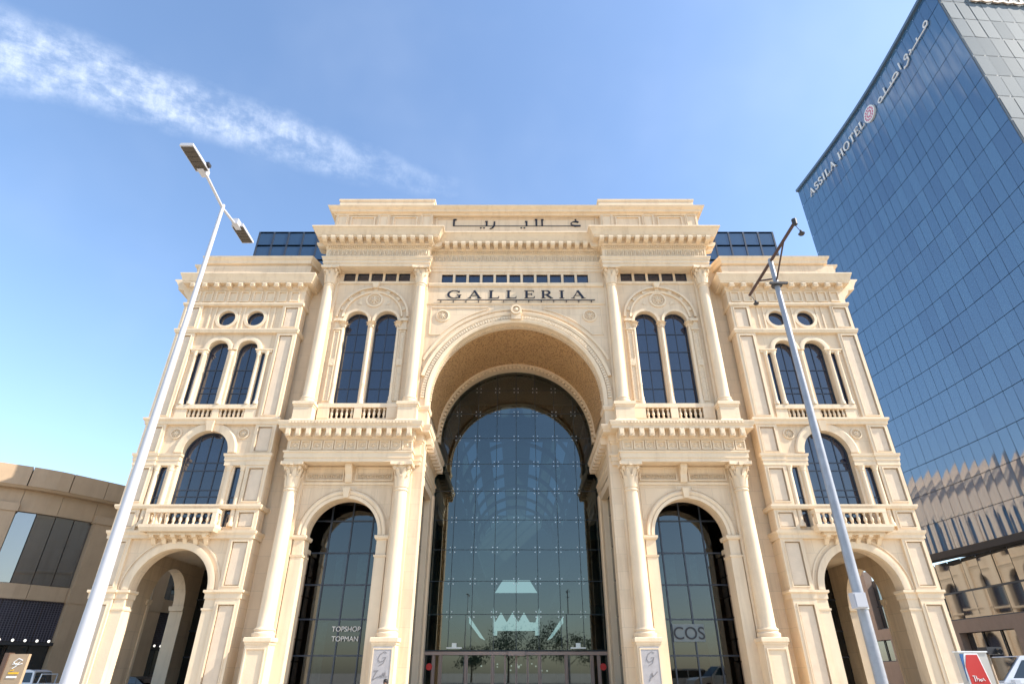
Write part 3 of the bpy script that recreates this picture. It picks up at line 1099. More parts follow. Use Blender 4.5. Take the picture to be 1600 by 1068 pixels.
    for q in (-1, 1):
        for k in range(2):
            link('modillion', MODM, e, (cx + q * (PHW + .3), 34.75 + k * .62, 29.32), (0, 0, q * PI / 2))
    dentils(e, [(cx - PHW, 36), (cx - PHW, 34.5), (cx + PHW, 34.5), (cx + PHW, 36)], .09, 29.08, 29.2, .09, .07)
    carved(cx - PHW + .1, cx + PHW - .1, 28.36, 28.96, 34.57, e, 24)
    # columns with pilasters behind
    for d in (-3.3, 3.3):
        column(cx + d, 35.0, 16.72, 27.45, .37, .335, CAPU, 1.38, (.6, 34.42, 35.4, 15.22, 16.72))
        column(cx + d, 34.98, 3.28, 12.78, .43, .37, CAPL, 1.5, (.62, 34.32, 35.4, 0, 3.28))
        p = MB().box(cx + d - .5, cx + d + .5, 35.2, 35.42, 16.8, 27.46).box(cx + d - .52, cx + d + .52, 35.2, 35.42, 3.2, 12.8)
        p.build('pilaster', STONE, G)
    # lower entablature, run on into the vestibule
    pa = [(cx - s * PHW, 36.2), (cx - s * PHW, 34.5), (cx + s * PHW, 34.5)] if False else None
    path = [(s * 14.02, 36.1), (s * 14.02, 34.5), (s * 6.42, 34.5), (s * 6.42, 35.18), (s * 5.98, 35.18), (s * 5.98, 42.4)]
    sdn = 1 if s < 0 else -1
    e = MB().sweep(path, LOW, sdn)
    e.box(cx - PHW + .02, cx + PHW - .02, 34.55, 35.9, 12.79, 15.18)
    e = e.build('entablature', STONE, G)
    row(e, 'bracket', BRKM, (cx - PHW + .05, 34.32), (cx + PHW - .15, 34.32), 13, 14.26)
    for k in range(9):
        link('bracket', BRKM, e, (s * 5.8, 35.75 + k * .76, 14.26), (0, 0, s * -PI / 2))
    for k in range(11):
        x0 = cx - PHW + .12 + k * .69
        m = MB()
        frame(m, x0, x0 + .62, 13.52, 14.11, 34.48, .07, .06)
        c0, z0 = x0 + .3, 13.81
        m.add([(c0, 34.36, z0), (c0 - .17, 34.475, z0), (c0, 34.475, z0 + .17), (c0 + .17, 34.475, z0), (c0, 34.475, z0 - .17)], [(0, 1, 2), (0, 2, 3), (0, 3, 4), (0, 4, 1)])
        m.build('frieze_panel', STONE, e)
    dentils(e, [(s * 14.02, 36), (s * 14.02, 33.84), (s * 6.42, 33.84)], .03, 15.02, 15.14, .1, .1, sdn)
    # lower archway dressings
    a_ = MB()
    a_.ring(cx, 8.65, [(2.12, 35.24), (2.12, 35.6), (2.3, 35.6), (2.34, 35.3), (2.3, 35.22)], 40)
    a_.ring(cx, 8.65, [(2.34, 35.27), (2.34, 35.5), (2.52, 35.5), (2.58, 35.24), (2.5, 35.2)], 40)
    a_ = a_.build('archivolt', STONE, G, True)
    MB().hexa([(cx - .14, 35.1, 10.78), (cx + .14, 35.1, 10.78), (cx + .14, 35.4, 10.78), (cx - .14, 35.4, 10.78), (cx - .22, 35.0, 11.36), (cx + .22, 35.0, 11.36), (cx + .22, 35.4, 11.36), (cx - .22, 35.4, 11.36)]).build('keystone', STONE, a_)
    for d in (-1, 1):
        xa, xb = sorted((cx + d * 2.08, cx + d * 2.72))
        m = MB().box(xa, xb, 35.26, 36.35, 0, 7.5)
        m.sweep([(xa, 36.4), (xa, 35.26), (xb, 35.26), (xb, 36.4)], [(-.2, 8.4), (.04, 8.4), (.1, 8.5), (.1, 8.62), (-.2, 8.66)])
        m.sweep([(xa, 36.4), (xa, 35.26), (xb, 35.26), (xb, 36.4)], [(-.2, 7.42), (.04, 7.44), (.06, 7.54), (-.2, 7.58)])
        m.box(xa + .03, xb - .03, 35.29, 36.3, 7.5, 8.5)
        m.build('impost_pier', STONE, G)
        # spandrel moulding
        sp = MB()
        pts = [(cx + d * 2.72 * math.cos(R(80 - 60 * i / 8)), 8.65 + 2.72 * math.sin(R(80 - 60 * i / 8))) for i in range(9)]
        loop = pts + [(cx + d * 2.66, pts[-1][1]), (cx + d * 2.66, 11.5), (pts[0][0], 11.5)]
        for i in range(len(loop)):
            p, q = loop[i], loop[(i + 1) % len(loop)]
            sp.bar((p[0], 35.39, p[1]), (q[0], 35.39, q[1]), .05, .05, (0, 1, 0))
        sp.build('spandrel_moulding', STONE, G)
        xa, xb = sorted((cx + d * .35, cx + d * 2.65))
        m = MB()
        frame(m, xa, xb, 11.86, 12.7, 35.4, .07, .05)
        m.build('carved_panel', STONE, G)
        carved(xa + .1, xb - .1, 11.98, 12.3, 35.4, G, 14)
        # brown jambs of the doorway, banded
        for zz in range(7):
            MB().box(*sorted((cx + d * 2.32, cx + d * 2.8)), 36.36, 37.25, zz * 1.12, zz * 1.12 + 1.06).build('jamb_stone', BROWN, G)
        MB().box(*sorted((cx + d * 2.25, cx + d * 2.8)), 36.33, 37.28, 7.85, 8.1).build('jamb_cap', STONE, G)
    st = MB().sweep([(cx - 2.8, 35.4), (cx + 2.8, 35.4)], [(-.1, 11.6), (.06, 11.62), (.1, 11.74), (-.1, 11.78)])
    st.build('string_course', STONE, G)
    co = MB()
    cp = [(0, 12.78), (-.62, 12.78), (-.62, 12.55), (-.5, 12.4), (-.34, 12.2), (-.3, 11.95), (-.2, 11.75), (-.1, 11.7), (0, 11.8)]
    co.slab([(35.4 + a, b) for a, b in cp], [], cx - .2, cx + .2, 'x')
    co.build('console', STONE, G)
    # shop front glass with mullions
    sh = MB()
    for i in range(5):
        x = cx - 2.6 + i * 1.3
        sh.box(x - .04, x + .04, 37.35, 37.5, 0, 11.2)
    sz_ = [0, 2.5, 4.35, 6.2, 8.0, 9.9, 11.2]
    for z in sz_[1:]:
        sh.box(cx - 2.6, cx + 2.6, 37.36, 37.49, z - .04, z + .04)
    sh = sh.build('shop_front', MULL, G)
    for i in range(4):
        for j in range(6):
            xa, xb = cx - 2.56 + i * 1.3, cx - 2.64 + (i + 1) * 1.3
            t = random.uniform(-.004, .004)
            MB().add([(xa, 37.42 - t, sz_[j] + .04), (xb, 37.42 + t, sz_[j] + .04), (xb, 37.42 + t, sz_[j + 1] - .04), (xa, 37.42 - t, sz_[j + 1] - .04)], [(0, 1, 2, 3)]).build('pane', SHOPT, sh)
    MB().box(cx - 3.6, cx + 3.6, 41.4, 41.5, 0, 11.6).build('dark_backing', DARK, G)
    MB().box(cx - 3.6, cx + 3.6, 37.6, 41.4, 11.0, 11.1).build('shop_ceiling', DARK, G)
    MB().box(cx - 3.6, cx + 3.6, 37.6, 41.4, 0.01, .03).build('shop_floor', HALL, G)
    for d in (-1, 1):
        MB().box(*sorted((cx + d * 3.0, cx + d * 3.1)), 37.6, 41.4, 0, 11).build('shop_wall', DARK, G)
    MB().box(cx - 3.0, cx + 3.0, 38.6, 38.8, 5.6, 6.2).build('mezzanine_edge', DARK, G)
    for xq, wq, z0, z1 in ((-1.35, .5, .1, 4.3), (-.9, .45, 6.3, 8.1), (.9, 1.3, 6.3, 8.1), (2.1, .3, .1, 4.1)):
        MB().box(cx - s * xq - wq / 2, cx - s * xq + wq / 2, 38.9, 38.98, z0, z1).build('display_panel', TEAL, G)
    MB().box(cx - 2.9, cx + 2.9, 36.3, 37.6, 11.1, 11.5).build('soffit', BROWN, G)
    # attic over the pavilion
    at = MB().box(cx - 3.75, cx + 3.75, 34.88, 36.5, 30.4, 32.7)
    at = at.build('attic', STONEL, G)
    pl = MB()
    for d in (-3.2, 0, 3.3):
        pl.box(cx + d - .48, cx + d + .48, 34.8, 34.9, 30.45, 32.6)
        frame(pl, cx + d - .36, cx + d + .36, 30.6, 32.5, 34.8, .06, .04)
    for d in (-1.6, 1.65):
        frame(pl, cx + d - .95, cx + d + .95, 30.7, 32.4, 34.88, .1, .06)
    pl.build('attic_panelling', STONE, at)
    cb = MB().box(cx - 3.7, cx + 3.75, 34.98, 36.6, 33.0, 34.18)
    cb.sweep([(cx - 3.7, 36.6), (cx - 3.7, 34.98), (cx + 3.75, 34.98), (cx + 3.75, 36.6)], [(-.2, 34.1), (.06, 34.12), (.08, 34.28), (-.2, 34.3)])
    cb.build('parapet_block', STONE, G)

# attic cornice, text panel
ac = MB().sweep([(-13.98, 37.5), (-13.98, 34.88), (13.98, 34.88), (13.98, 37.5)], [(-.3, 32.5), (.08, 32.52), (.12, 32.66), (.3, 32.7), (.34, 32.86), (.52, 33.0), (.58, 33.12), (-.3, 33.14)])
ac.box(-13.8, 13.8, 35.0, 37.4, 32.9, 33.12)
ac.build('attic_cornice', STONE, G)
tp = MB().box(-6.46, 6.46, 35.1, 35.5, 30.4, 32.6)
frame(tp, -6.2, 6.2, 30.6, 32.45, 35.1, .09, .05)
tp.build('sign_panel', STONEL, G)


# ---- signs of the galleria
def place(x, z, sxx, szz, y):
    return lambda a, b, d: (x + a * sxx, y - d, z + b * szz)


sg = MB().box(-5.66, 5.66, YC - .09, YC - .05, 24.94, 24.985)
for i in range(13):
    sg.box(-5.4 + i * .9 - .02, -5.4 + i * .9 + .02, YC - .12, YC + .01, 24.78, 24.93)
sg = sg.build('sign', INK, G)


def SX(u):
    return (u - 806.5) * (35.3 * .8712 + 23.8 * .491) / 917


for ch, u0, u1 in (('G', 699, 721), ('A', 731, 751.5), ('L', 763, 780), ('L', 790.5, 807), ('E', 818.5, 835.5), ('R', 845, 863), ('I', 873.5, 882), ('A', 892.5, 913.5)):
    wdt = GLYPH[ch][0]
    letter(ch, place(SX(u0), 25.14, (SX(u1) - SX(u0)) / wdt, .67, YC), INK, sg, .035)

# the arabic name in kufic-like strokes, measured along the panel (u, height)
AY = 35.1


def AX(u):
    return (u - 806.5) * (35.1 * .8712 + 29.2 * .491) / 917


ab = 31.67
PA = lambda a, b, d: (AX(a), AY - d, ab + b)
asg = MB().box(AX(707), AX(903), AY - .05, AY - .005, ab - .02, ab + .02).build('sign', INK, G)
for strokes in ([([(708.2, 0), (708.2, .62)], 2.6), ([(707, .62), (712, .62)], .1)],
                [([(760, 0), (760, .42)], 2.6), ([(757.5, .43), (761.5, .43)], .1)],
                [([(772.3, .42), (772, .1), (770.5, -.1), (767.5, -.26), (765, -.28)], [2.6, 2.5, 2.2, 1.3, .5])],
                [([(823, 0), (823, .42)], 2.6), ([(820.5, .43), (824.5, .43)], .1)],
                [([(838.5, 0), (838.5, .62)], 2.6), ([(836, .62), (840, .62)], .1)],
                [([(847.5, 0), (847.5, .62)], 2.6), ([(846, .62), (850, .62)], .1)],
                [([(905, .36), (901, .44), (896, .4), (893, .25), (894, .1), (899, .0), (908, .02)], [.12, .16, .9, 1.6, 1.5, .16, .1])]):
    m = MB()
    for k, (pts, wv) in enumerate(strokes):
        # widths are given in picture units along u; convert to metres
        cv = lambda q: q * .0476 if q > .3 else q
        q2 = [((a - 806.5) * .0476, b) for a, b in pts]
        stroke(m, lambda a, b, d: (a * (AX(900) - AX(800)) / 4.76, AY - d, ab + b), q2, [cv(x) for x in wv] if isinstance(wv, list) else cv(wv), k, .07)
    m.build('letter', INK, asg)
for u, z in ((751, -.19), (756, -.19), (814.5, -.19), (819.5, -.19), (900.5, .62)):
    x = AX(u)
    MB().add([(x - .07, AY - .06, ab + z), (x, AY - .06, ab + z - .06), (x + .07, AY - .06, ab + z), (x, AY - .06, ab + z + .06), (x - .07, AY, ab + z), (x, AY, ab + z - .06), (x + .07, AY, ab + z), (x, AY, ab + z + .06)],
             [(0, 1, 2, 3), (0, 4, 5, 1), (1, 5, 6, 2), (2, 6, 7, 3), (3, 7, 4, 0)]).build('letter_dot', INK, asg)


def textmesh(body, size, name, m, parent, loc, th=.02, center=True):
    c = bpy.data.curves.new(name, 'FONT')
    c.body = body
    c.size = size
    c.extrude = th
    c.align_x = 'CENTER' if center else 'LEFT'
    tmp = bpy.data.objects.new(name, c)
    COL.objects.link(tmp)
    bpy.context.view_layer.update()
    me = bpy.data.meshes.new_from_object(tmp.evaluated_get(bpy.context.evaluated_depsgraph_get()))
    bpy.data.objects.remove(tmp)
    me.materials.clear()
    me.materials.append(m)
    return link(name, me, parent, loc, (PI / 2, 0, 0))


textmesh('TOPSHOP', .37, 'shop_lettering', SIGNW, G, (-9.72, 37.3, 3.72))
textmesh('TOPMAN', .37, 'shop_lettering', SIGNW, G, (-9.72, 37.3, 3.22))
MB().box(8.95, 10.75, 37.28, 37.34, 3.2, 4.1).build('shop_sign_board', mat('sign_board', (.16, .19, .20), .4), G)
textmesh('COS', .92, 'shop_lettering', INK, G, (9.85, 37.26, 3.32))

# grey plaques with script on the inner pedestals
for s in (-1, 1):
    cx = s * 6.9
    pq = MB().box(cx - .5, cx + .5, 34.27, 34.3, .4, 2.84).build('plaque', PLAQUE, G)
    P = lambda a, b, d: (cx + a, 34.268 - d, b)
    m = MB()
    stroke(m, P, [(.22, 2.55), (.1, 2.62), (-.1, 2.5), (-.2, 2.28), (-.1, 2.14), (.08, 2.2), (.2, 2.36), (.04, 2.34)], .03, 0, .012)
    stroke(m, P, [(.2, 2.36), (.1, 2.1), (-.12, 1.98)], .025, 1, .012)
    if s < 0:
        pts = [(-.36, 1.75), (-.12, 1.76)]
        stroke(m, P, pts, .03, 2, .012)
        stroke(m, P, [(-.18, 1.76), (-.32, 1.5), (-.38, 1.34), (-.28, 1.4), (-.12, 1.5), (-.05, 1.46), (0, 1.56), (.06, 1.46), (.14, 1.68), (.16, 1.48), (.24, 1.72), (.26, 1.47), (.36, 1.5)], .028, 3, .012)
    else:
        stroke(m, P, [(.3, 1.72), (.16, 1.58), (.02, 1.5), (-.06, 1.58), (.02, 1.66), (.06, 1.5), (-.1, 1.44), (-.12, 1.3)], .028, 3, .012)
    m.build('plaque_script', mat('plaque_ink', (.22, .2, .2), .5), pq)

# ---- wings
WATT = [(-.3, 27.7), (.04, 27.72), (.08, 27.9), (.26, 27.96), (.3, 28.2), (.42, 28.34), (.46, 28.5), (-.3, 28.52)]
WCOR = [(-.3, 24.45), (.02, 24.45), (.02, 25.55), (.1, 25.6), (.1, 25.95), (.46, 25.97), (.46, 26.06), (.5, 26.1), (.6, 26.4), (.7, 26.62), (.7, 26.7), (-.3, 26.72)]
SCOR = [(-.6, 24.9), (.04, 24.92), (.12, 25.1), (.45, 25.5), (.5, 25.72), (.95, 25.8), (1.0, 26.05), (1.2, 26.4), (1.4, 26.6), (1.4, 26.68), (-.6, 26.7)]
WS1 = [(-.2, 24.2), (.06, 24.22), (.1, 24.34), (.1, 24.44), (-.2, 24.46)]
WS2 = [(-.2, 21.98), (.05, 22.0), (.12, 22.2), (.12, 22.3), (-.2, 22.34)]
WS3 = [(-.2, 15.3), (.05, 15.32), (.08, 15.5), (.18, 15.62), (.18, 15.74), (-.2, 15.76)]
WS4 = [(-.2, 12.66), (.04, 12.68), (.04, 12.95), (.08, 12.98), (.08, 13.2), (.14, 13.26), (.16, 13.4), (-.2, 13.42)]
WS5 = [(-.2, 10.02), (.1, 10.04), (.16, 10.18), (.16, 10.28), (-.2, 10.3)]
WS6 = [(-.2, 8.35), (.06, 8.37), (.06, 8.55), (.14, 8.68), (.16, 8.8), (-.2, 8.82)]
WS7 = [(-.2, 5.2), (.03, 5.2), (.03, 5.45), (.12, 5.52), (.12, 5.64), (-.2, 5.66)]
BRKW = MB().box(-.17, .17, -.4, 0, 0, .3).add([(-.12, -.4, .04), (.12, -.4, .04), (.12, -.46, .2), (-.12, -.46, .2), (-.12, -.4, .28), (.12, -.4, .28)], [(0, 1, 2, 3), (3, 2, 5, 4), (0, 3, 4), (1, 5, 2)]).mesh('modillion', STONE)
for s in (-1, 1):
    wx = s * WC
    xi, xo = s * 15.1, s * 23.4
    YW = 35.0
    X0, X1 = min(xi, xo), max(xi, xo)
    hs = [archloop(wx, 1.45, 9.05, 13.5, 32)]
    hs += [archloop(wx + d, .72, 16.72, 20.75, 24) for d in (-1.0, 1.0)]
    hs += [rect(wx + d - .22, wx + d + .22, 9.05, 12.62) for d in (-2.28, 2.28)]
    hs += [rect(wx + d - .14, wx + d + .14, 16.72, 20.5) for d in (-2.18, 2.18)]
    hs += [circ(wx + d, 23.25, .62) for d in (-1.02, 1.02)]
    hs += [rect(wx + d - .85, wx + d + .85, 15.86, 16.4) for d in (-1.0, 1.0)]
    lo = archloop(wx, 2.2, 0, 5.66, 32)
    w = MB().slab([(X0, 0), (X0, 27.8), (X1, 27.8), (X1, 0)] + list(reversed(lo)), hs, YW, YW + .75)
    w.build('wall', STONEL, G)
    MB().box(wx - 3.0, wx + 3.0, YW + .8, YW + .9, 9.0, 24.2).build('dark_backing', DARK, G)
    windowpart(G, wx - 1.42, wx + 1.42, 9.1, 14.92, YW + .42, 4, [9.9, 10.9, 11.3, 12.5, 13.0], 13.5, .06)
    for d in (-1.0, 1.0):
        windowpart(G, wx + d - .7, wx + d + .7, 16.75, 21.45, YW + .42, 2, [17.7, 18.1, 19.4], 20.75, .05)
        oc = MB().ring(wx + d, 23.25, [(.58, YW + .2), (.58, YW + .4), (.64, YW + .4), (.64, YW + .2)], 28, 0, 2 * PI).build('round_window', MULL, G, True)
        MB().add([(a, YW + .3, b) for a, b in circ(wx + d, 23.25, .6)], [tuple(range(28))]).build('pane', WINGL, oc)
        sr = MB().ring(wx + d, 23.25, [(.60, YW - .07), (.60, YW + .2), (.68, YW + .2), (.82, YW + .02), (.8, YW - .06)], 32, 0, 2 * PI).build('window_surround', STONE, G, True)
        MB().box(wx + d * .001 - .2, wx + .2, YW, YW, 0, 0) if False else None
    for d in (-2.28, 2.28):
        windowpart(G, wx + d - .22, wx + d + .22, 9.05, 12.62, YW + .16, 1, [10.8])
    for d in (-2.18, 2.18):
        windowpart(G, wx + d - .14, wx + d + .14, 16.72, 20.5, YW + .12, 1, [])
    # frieze strip behind the round windows
    for d in (-2.25, -1.86, -.16, .16, 1.86, 2.25):
        MB().box(wx + d - .05, wx + d + .05, YW - .06, YW + .02, 22.4, 24.18).build('panel_strip', STONE, G)
    ar = MB()
    for d in (-1.0, 1.0):
        ar.ring(wx + d, 20.75, [(.70, YW - .1), (.70, YW + .2), (.78, YW + .2), (1.0, YW + .02), (1.0, YW - .1), (.92, YW - .13)], 28)
    ar.build('window_arch', STONE, G, True)
    ar = MB()
    ar.ring(wx, 13.5, [(1.42, YW - .12), (1.42, YW + .2), (1.55, YW + .2), (1.95, YW + .02), (1.95, YW - .1), (1.86, YW - .16)], 36)
    ar.hexa([(wx - .16, YW - .3, 14.85), (wx + .16, YW - .3, 14.85), (wx + .16, YW, 14.85), (wx - .16, YW, 14.85), (wx - .26, YW - .4, 15.5), (wx + .26, YW - .4, 15.5), (wx + .26, YW, 15.5), (wx - .26, YW, 15.5)])
    ar.build('window_arch', STONE, G, True)
    ar = MB()
    ar.ring(wx, 5.66, [(2.17, YW - .1), (2.17, YW + .2), (2.3, YW + .2), (2.5, YW + .02), (2.55, YW - .12), (2.4, YW - .14)], 40)
    ar.ring(wx, 5.66, [(2.72, YW - .05), (2.72, YW + .02), (2.8, YW + .02), (2.8, YW - .05)], 40)
    ar.build('archivolt', STONE, G, True)
    for d in (-2.12, 2.12):
        medallion(wx + d, 14.75, YW, .36, G)
    # colonnettes of the windows
    for z0, z1, ds, r in ((9.05, 12.66, (-2.62, -1.78, 1.78, 2.62), .16), (16.72, 20.6, (-2.42, -1.86, 0, 1.86, 2.42), .13)):
        for d in ds:
            c = MB().lathe([(r * 1.4, z0), (r * 1.4, z0 + .18), (r * 1.05, z0 + .28), (r, z0 + .4), (r * .9, z1 - .32), (r * 1.1, z1 - .28), (r * 1.0, z1 - .22), (r * 1.35, z1 - .08), (r * 1.5, z1)], 14, (wx + d, YW - .02)).build('colonnette', STONE, G, True)
    for d in (-2.2, 2.2):
        ib = MB()
        ib.sweep([(wx + d - .75, YW + .1), (wx + d - .75, YW - .1), (wx + d + .75, YW - .1), (wx + d + .75, YW + .1)], WS4)
        ib.build('impost_block', STONE, G)
        ib = MB()
        ib.sweep([(wx + d - .5, YW + .1), (wx + d - .5, YW - .06), (wx + d + .5, YW - .06), (wx + d + .5, YW + .1)], [(-.3, 20.5), (.04, 20.52), (.04, 20.64), (.1, 20.7), (.1, 20.78), (-.3, 20.8)])
        ib.build('impost_block', STONE, G)
    # upper balustrade
    bl = MB().box(wx - 2.6, wx + 2.6, YW - .14, YW + .2, 16.42, 16.7).box(wx - .2, wx + .2, YW - .08, YW + .1, 15.78, 16.42)
    for d in (-1, 1):
        bl.box(*sorted((wx + d * 1.86, wx + d * 2.6)), YW - .08, YW + .1, 15.78, 16.42)
    bl = bl.build('balustrade', STONE, G)
    for d in (-1.0, 1.0):
        for k in range(6):
            link('baluster', BAL, bl, (wx + d - .72 + k * .29, YW + .06, 15.78), (0, 0, 0))
    # balcony
    bx0, bx1, by = wx - 2.05, wx + 2.05, 34.2
    bc = MB().box(bx0, bx1, by, YW, 8.78, 9.0)
    bc.sweep([(bx0, YW), (bx0, by), (bx1, by), (bx1, YW)], [(-.1, 8.62), (.04, 8.64), (.12, 8.86), (.12, 9.02), (-.1, 9.04)])
    bc.box(bx0, bx1, by, by + .26, 9.7, 9.92)
    for e0 in (bx0, bx1 - .26):
        bc.box(e0, e0 + .26, by + .26, YW, 9.7, 9.92)
        bc.box(e0 + .01, e0 + .25, by + .01, by + .25, 9.02, 9.7).box(e0 + .01, e0 + .25, YW - .25, YW - .01, 9.02, 9.7)
    bc.box(bx0 + .3, bx1 - .3, by + .2, YW, 8.5, 8.64)
    bc = bc.build('balcony', STONE, G)
    for k in range(9):
        link('baluster', BAL, bc, (bx0 + .5 + k * (4.1 - 1.0) / 8, by + .13, 9.03))
    for e0 in (bx0 + .13, bx1 - .13):
        link('baluster', BAL, bc, (e0, by + .42, 9.03))
    for k in range(6):
        MB().slab([(YW, 8.5), (YW - .6, 8.5), (YW - .55, 8.38), (YW - .3, 8.3), (YW - .1, 8.05), (YW, 8.0)], [], bx0 + .45 + k * .6, bx0 + .68 + k * .6, 'x').build('bracket', STONE, bc)
    # pilasters with sunk panels
    for xc in (s * 15.77, s * 22.73):
        pz_ = ((.4, 4.9), (5.85, 8.2), (9.0, 9.85), (10.5, 12.5), (13.55, 15.15), (15.95, 21.8), (22.5, 24.05))
        p = MB().slab(rect(xc - .66, xc + .66, 0, 24.3), [rect(xc - .44, xc + .44, z0, z1) for z0, z1 in pz_], YW - .16, YW + .02)
        for z0, z1 in pz_:
            frame(p, xc - .50, xc + .50, z0 - .06, z1 + .06, YW - .16, .06, .02)
        p = p.build('pilaster', STONE, G)
        for z0, z1 in pz_:
            MB().box(xc - .38, xc + .38, YW - .1, YW - .003, z0 + .06, z1 - .06).build('panel', STONEP, p)
    # wall strings round the wing
    for nm, pf in (('string_course', WS1), ('string_course', WS2), ('string_course', WS3), ('string_course', WS5), ('string_course', WS6)):
        MB().sweep([(X0, 36.3), (X0, YW - .16), (X1, YW - .16), (X1, 36.3)], pf).build(nm, STONE, G)
    for xc in (s * 15.77, s * 22.73):
        m = MB().sweep([(xc - .66, YW), (xc - .66, YW - .16), (xc + .66, YW - .16), (xc + .66, YW)], WS4)
        m.build('pilaster_band', STONE, G)
        m = MB().sweep([(xc - .68, YW + .7), (xc - .68, YW - .16), (xc + .68, YW - .16), (xc + .68, YW + .7)], WS7)
        m.build('pilaster_band', STONE, G)
    for d in (-1, 1):
        m = MB()
        xa, xb = sorted((wx + d * 2.16, wx + d * 2.8))
        m.box(xa, xb, YW - .06, YW + .78, 0, 4.7)
        m.sweep([(xa, YW + .8), (xa, YW - .06), (xb, YW - .06), (xb, YW + .8)], [(-.2, 4.6), (.04, 4.62), (.05, 4.72), (-.2, 4.76)])
        m.sweep([(xa, YW + .8), (xa, YW - .06), (xb, YW - .06), (xb, YW + .8)], WS7)
        m.box(xa + .02, xb - .02, YW - .04, YW + .76, 4.7, 5.3)
        m.build('impost_pier', STONE, G)
    # cornice and attic, stepping out round the outer corner
    outp = [(xi, 36.3), (xi, YW - .02), (xo, YW - .02), (xo, 36.2)]
    sdn = 1 if s > 0 else -1
    c = MB().sweep(outp, WCOR, sdn).build('cornice', STONE, G)
    MB().sweep([(s * 23.5, 35.12), (s * 23.5, 112)], SCOR, sdn).build('cornice', STONE, G)
    row(c, 'modillion', BRKW, (wx - 3.85, YW - .12), (wx + 3.85, YW - .12), 10, 25.66)
    for k in range(9):
        m = MB()
        x0 = X0 + .2 + k * .886
        frame(m, x0, x0 + .66, 24.6, 25.48, YW - .04, .09, .06)
        m.build('frieze_panel', STONE, c)
    am = MB().box(X0 + .25, X1 - .7, YW + .15, 36.4, 26.7, 28.1)
    am.box(s * 22.6, s * 23.8, 36.2, 60, 26.7, 28.1)
    am = am.build('attic', STONEL, G)
    pl = MB()
    for k in range(5):
        x = X0 + .55 + k * 1.72 + (.0 if s > 0 else .35)
        pl.box(x - .22, x + .22, YW + .05, YW + .16, 26.75, 27.75)
        if k < 4:
            frame(pl, x + .36, x + 1.38, 26.85, 27.66, YW + .15, .09, .06)
    pl.build('attic_panelling', STONE, am)
    MB().sweep([(s * 13.9, 36.3), (s * 15.0, 36.3), (s * 15.35, YW + .15), (s * 22.7, YW + .15), (s * 22.7, 36.2), (s * 23.8, 36.2), (s * 23.8, 60)], WATT, sdn).build('attic_cornice', STONE, G)
    # link wall and side body
    MB().box(s * 13.9, s * 15.3, 36.05, 36.5, 0, 28.3).build('wall', STONEL, G)
    # porch inside the ground arch
    pb = MB().box(s * 15.1, s * 15.5, YW + .75, 45.4, 0, 8.3)
    pb.build('wall', STONEL, G)
    MB().box(s * 15.3, s * 23.4, YW + .75, 45.8, 8.25, 8.6).build('porch_ceiling', STONE, G)
    lo = [(41.7 - 2.1 * math.cos(PI * i / 24), 5.6 + 2.1 * math.sin(PI * i / 24)) for i in range(25)]
    w = MB().slab([(YW + .75, 0), (YW + .75, 8.25), (45.6, 8.25), (45.6, 0), (43.8, 0)] + list(reversed(lo)) + [(39.6, 0)], [], s * 22.75, s * 23.5, 'x')
    w.build('wall', STONEL, G)
    for yy in (39.52, 43.88):
        m = MB().box(s * 22.68, s * 23.57, yy - .08 if yy < 41 else yy - .12, yy + .12 if yy < 41 else yy + .08, 0, 5.3)
        m.sweep([(s * 22.7, yy + .2), (s * 22.7, yy - .2), (s * 23.55, yy - .2), (s * 23.55, yy + .2)], [(-.15, 5.3), (.04, 5.32), (.08, 5.6), (-.15, 5.62)], 1 if s > 0 else -1)
        m.build('side_arch_pier', STONE, G)
    # porch back: shop glazing in bays
    pg = MB()
    for i in range(6):
        x = s * (15.5 + i * 1.56)
        pg.box(x - .06, x + .06, 45.4, 45.6, 0, 8.25)
    for z in (2.6, 4.2, 6.2):
        pg.box(s * 15.5, s * 23.3, 45.42, 45.58, z - .05, z + .05)
    pg = pg.build('shop_front', MULL, G)
    zz = [0.02, 2.6, 4.2, 6.2, 8.25]
    for i in range(5):
        for j in range(4):
            xa, xb = s * (15.5 + i * 1.56) + .06 * s, s * (15.5 + (i + 1) * 1.56) - .06 * s
            MB().add([(xa, 45.5, zz[j] + .05), (xb, 45.5, zz[j] + .05), (xb, 45.5, zz[j + 1] - .05), (xa, 45.5, zz[j + 1] - .05)], [(0, 1, 2, 3)]).build('pane', SHOPG, pg)
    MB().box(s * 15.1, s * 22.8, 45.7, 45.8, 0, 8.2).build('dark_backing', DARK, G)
    # inner side of porch: glazed
    ig = MB()
    for y in (36.0, 37.85, 39.7, 41.55, 43.4, 45.25):
        ig.box(s * 15.5, s * 15.62, y - .05, y + .05, 0, 8.0)
    for z in (2.6, 5.2):
        ig.box(s * 15.5, s * 15.61, 36.05, 45.2, z - .05, z + .05)
    ig = ig.build('shop_front', MULL, G)
    for i in range(5):
        for z0, z1 in ((.02, 2.55), (2.65, 5.15), (5.25, 8.0)):
            y0 = 36.05 + i * 1.85
            MB().add([(s * 15.56, y0, z0), (s * 15.56, y0 + 1.75, z0), (s * 15.56, y0 + 1.75, z1), (s * 15.56, y0, z1)], [(0, 1, 2, 3)]).build('pane', SHOPG, ig)
    # long side wall running back, with arched windows in two storeys
    hs = []
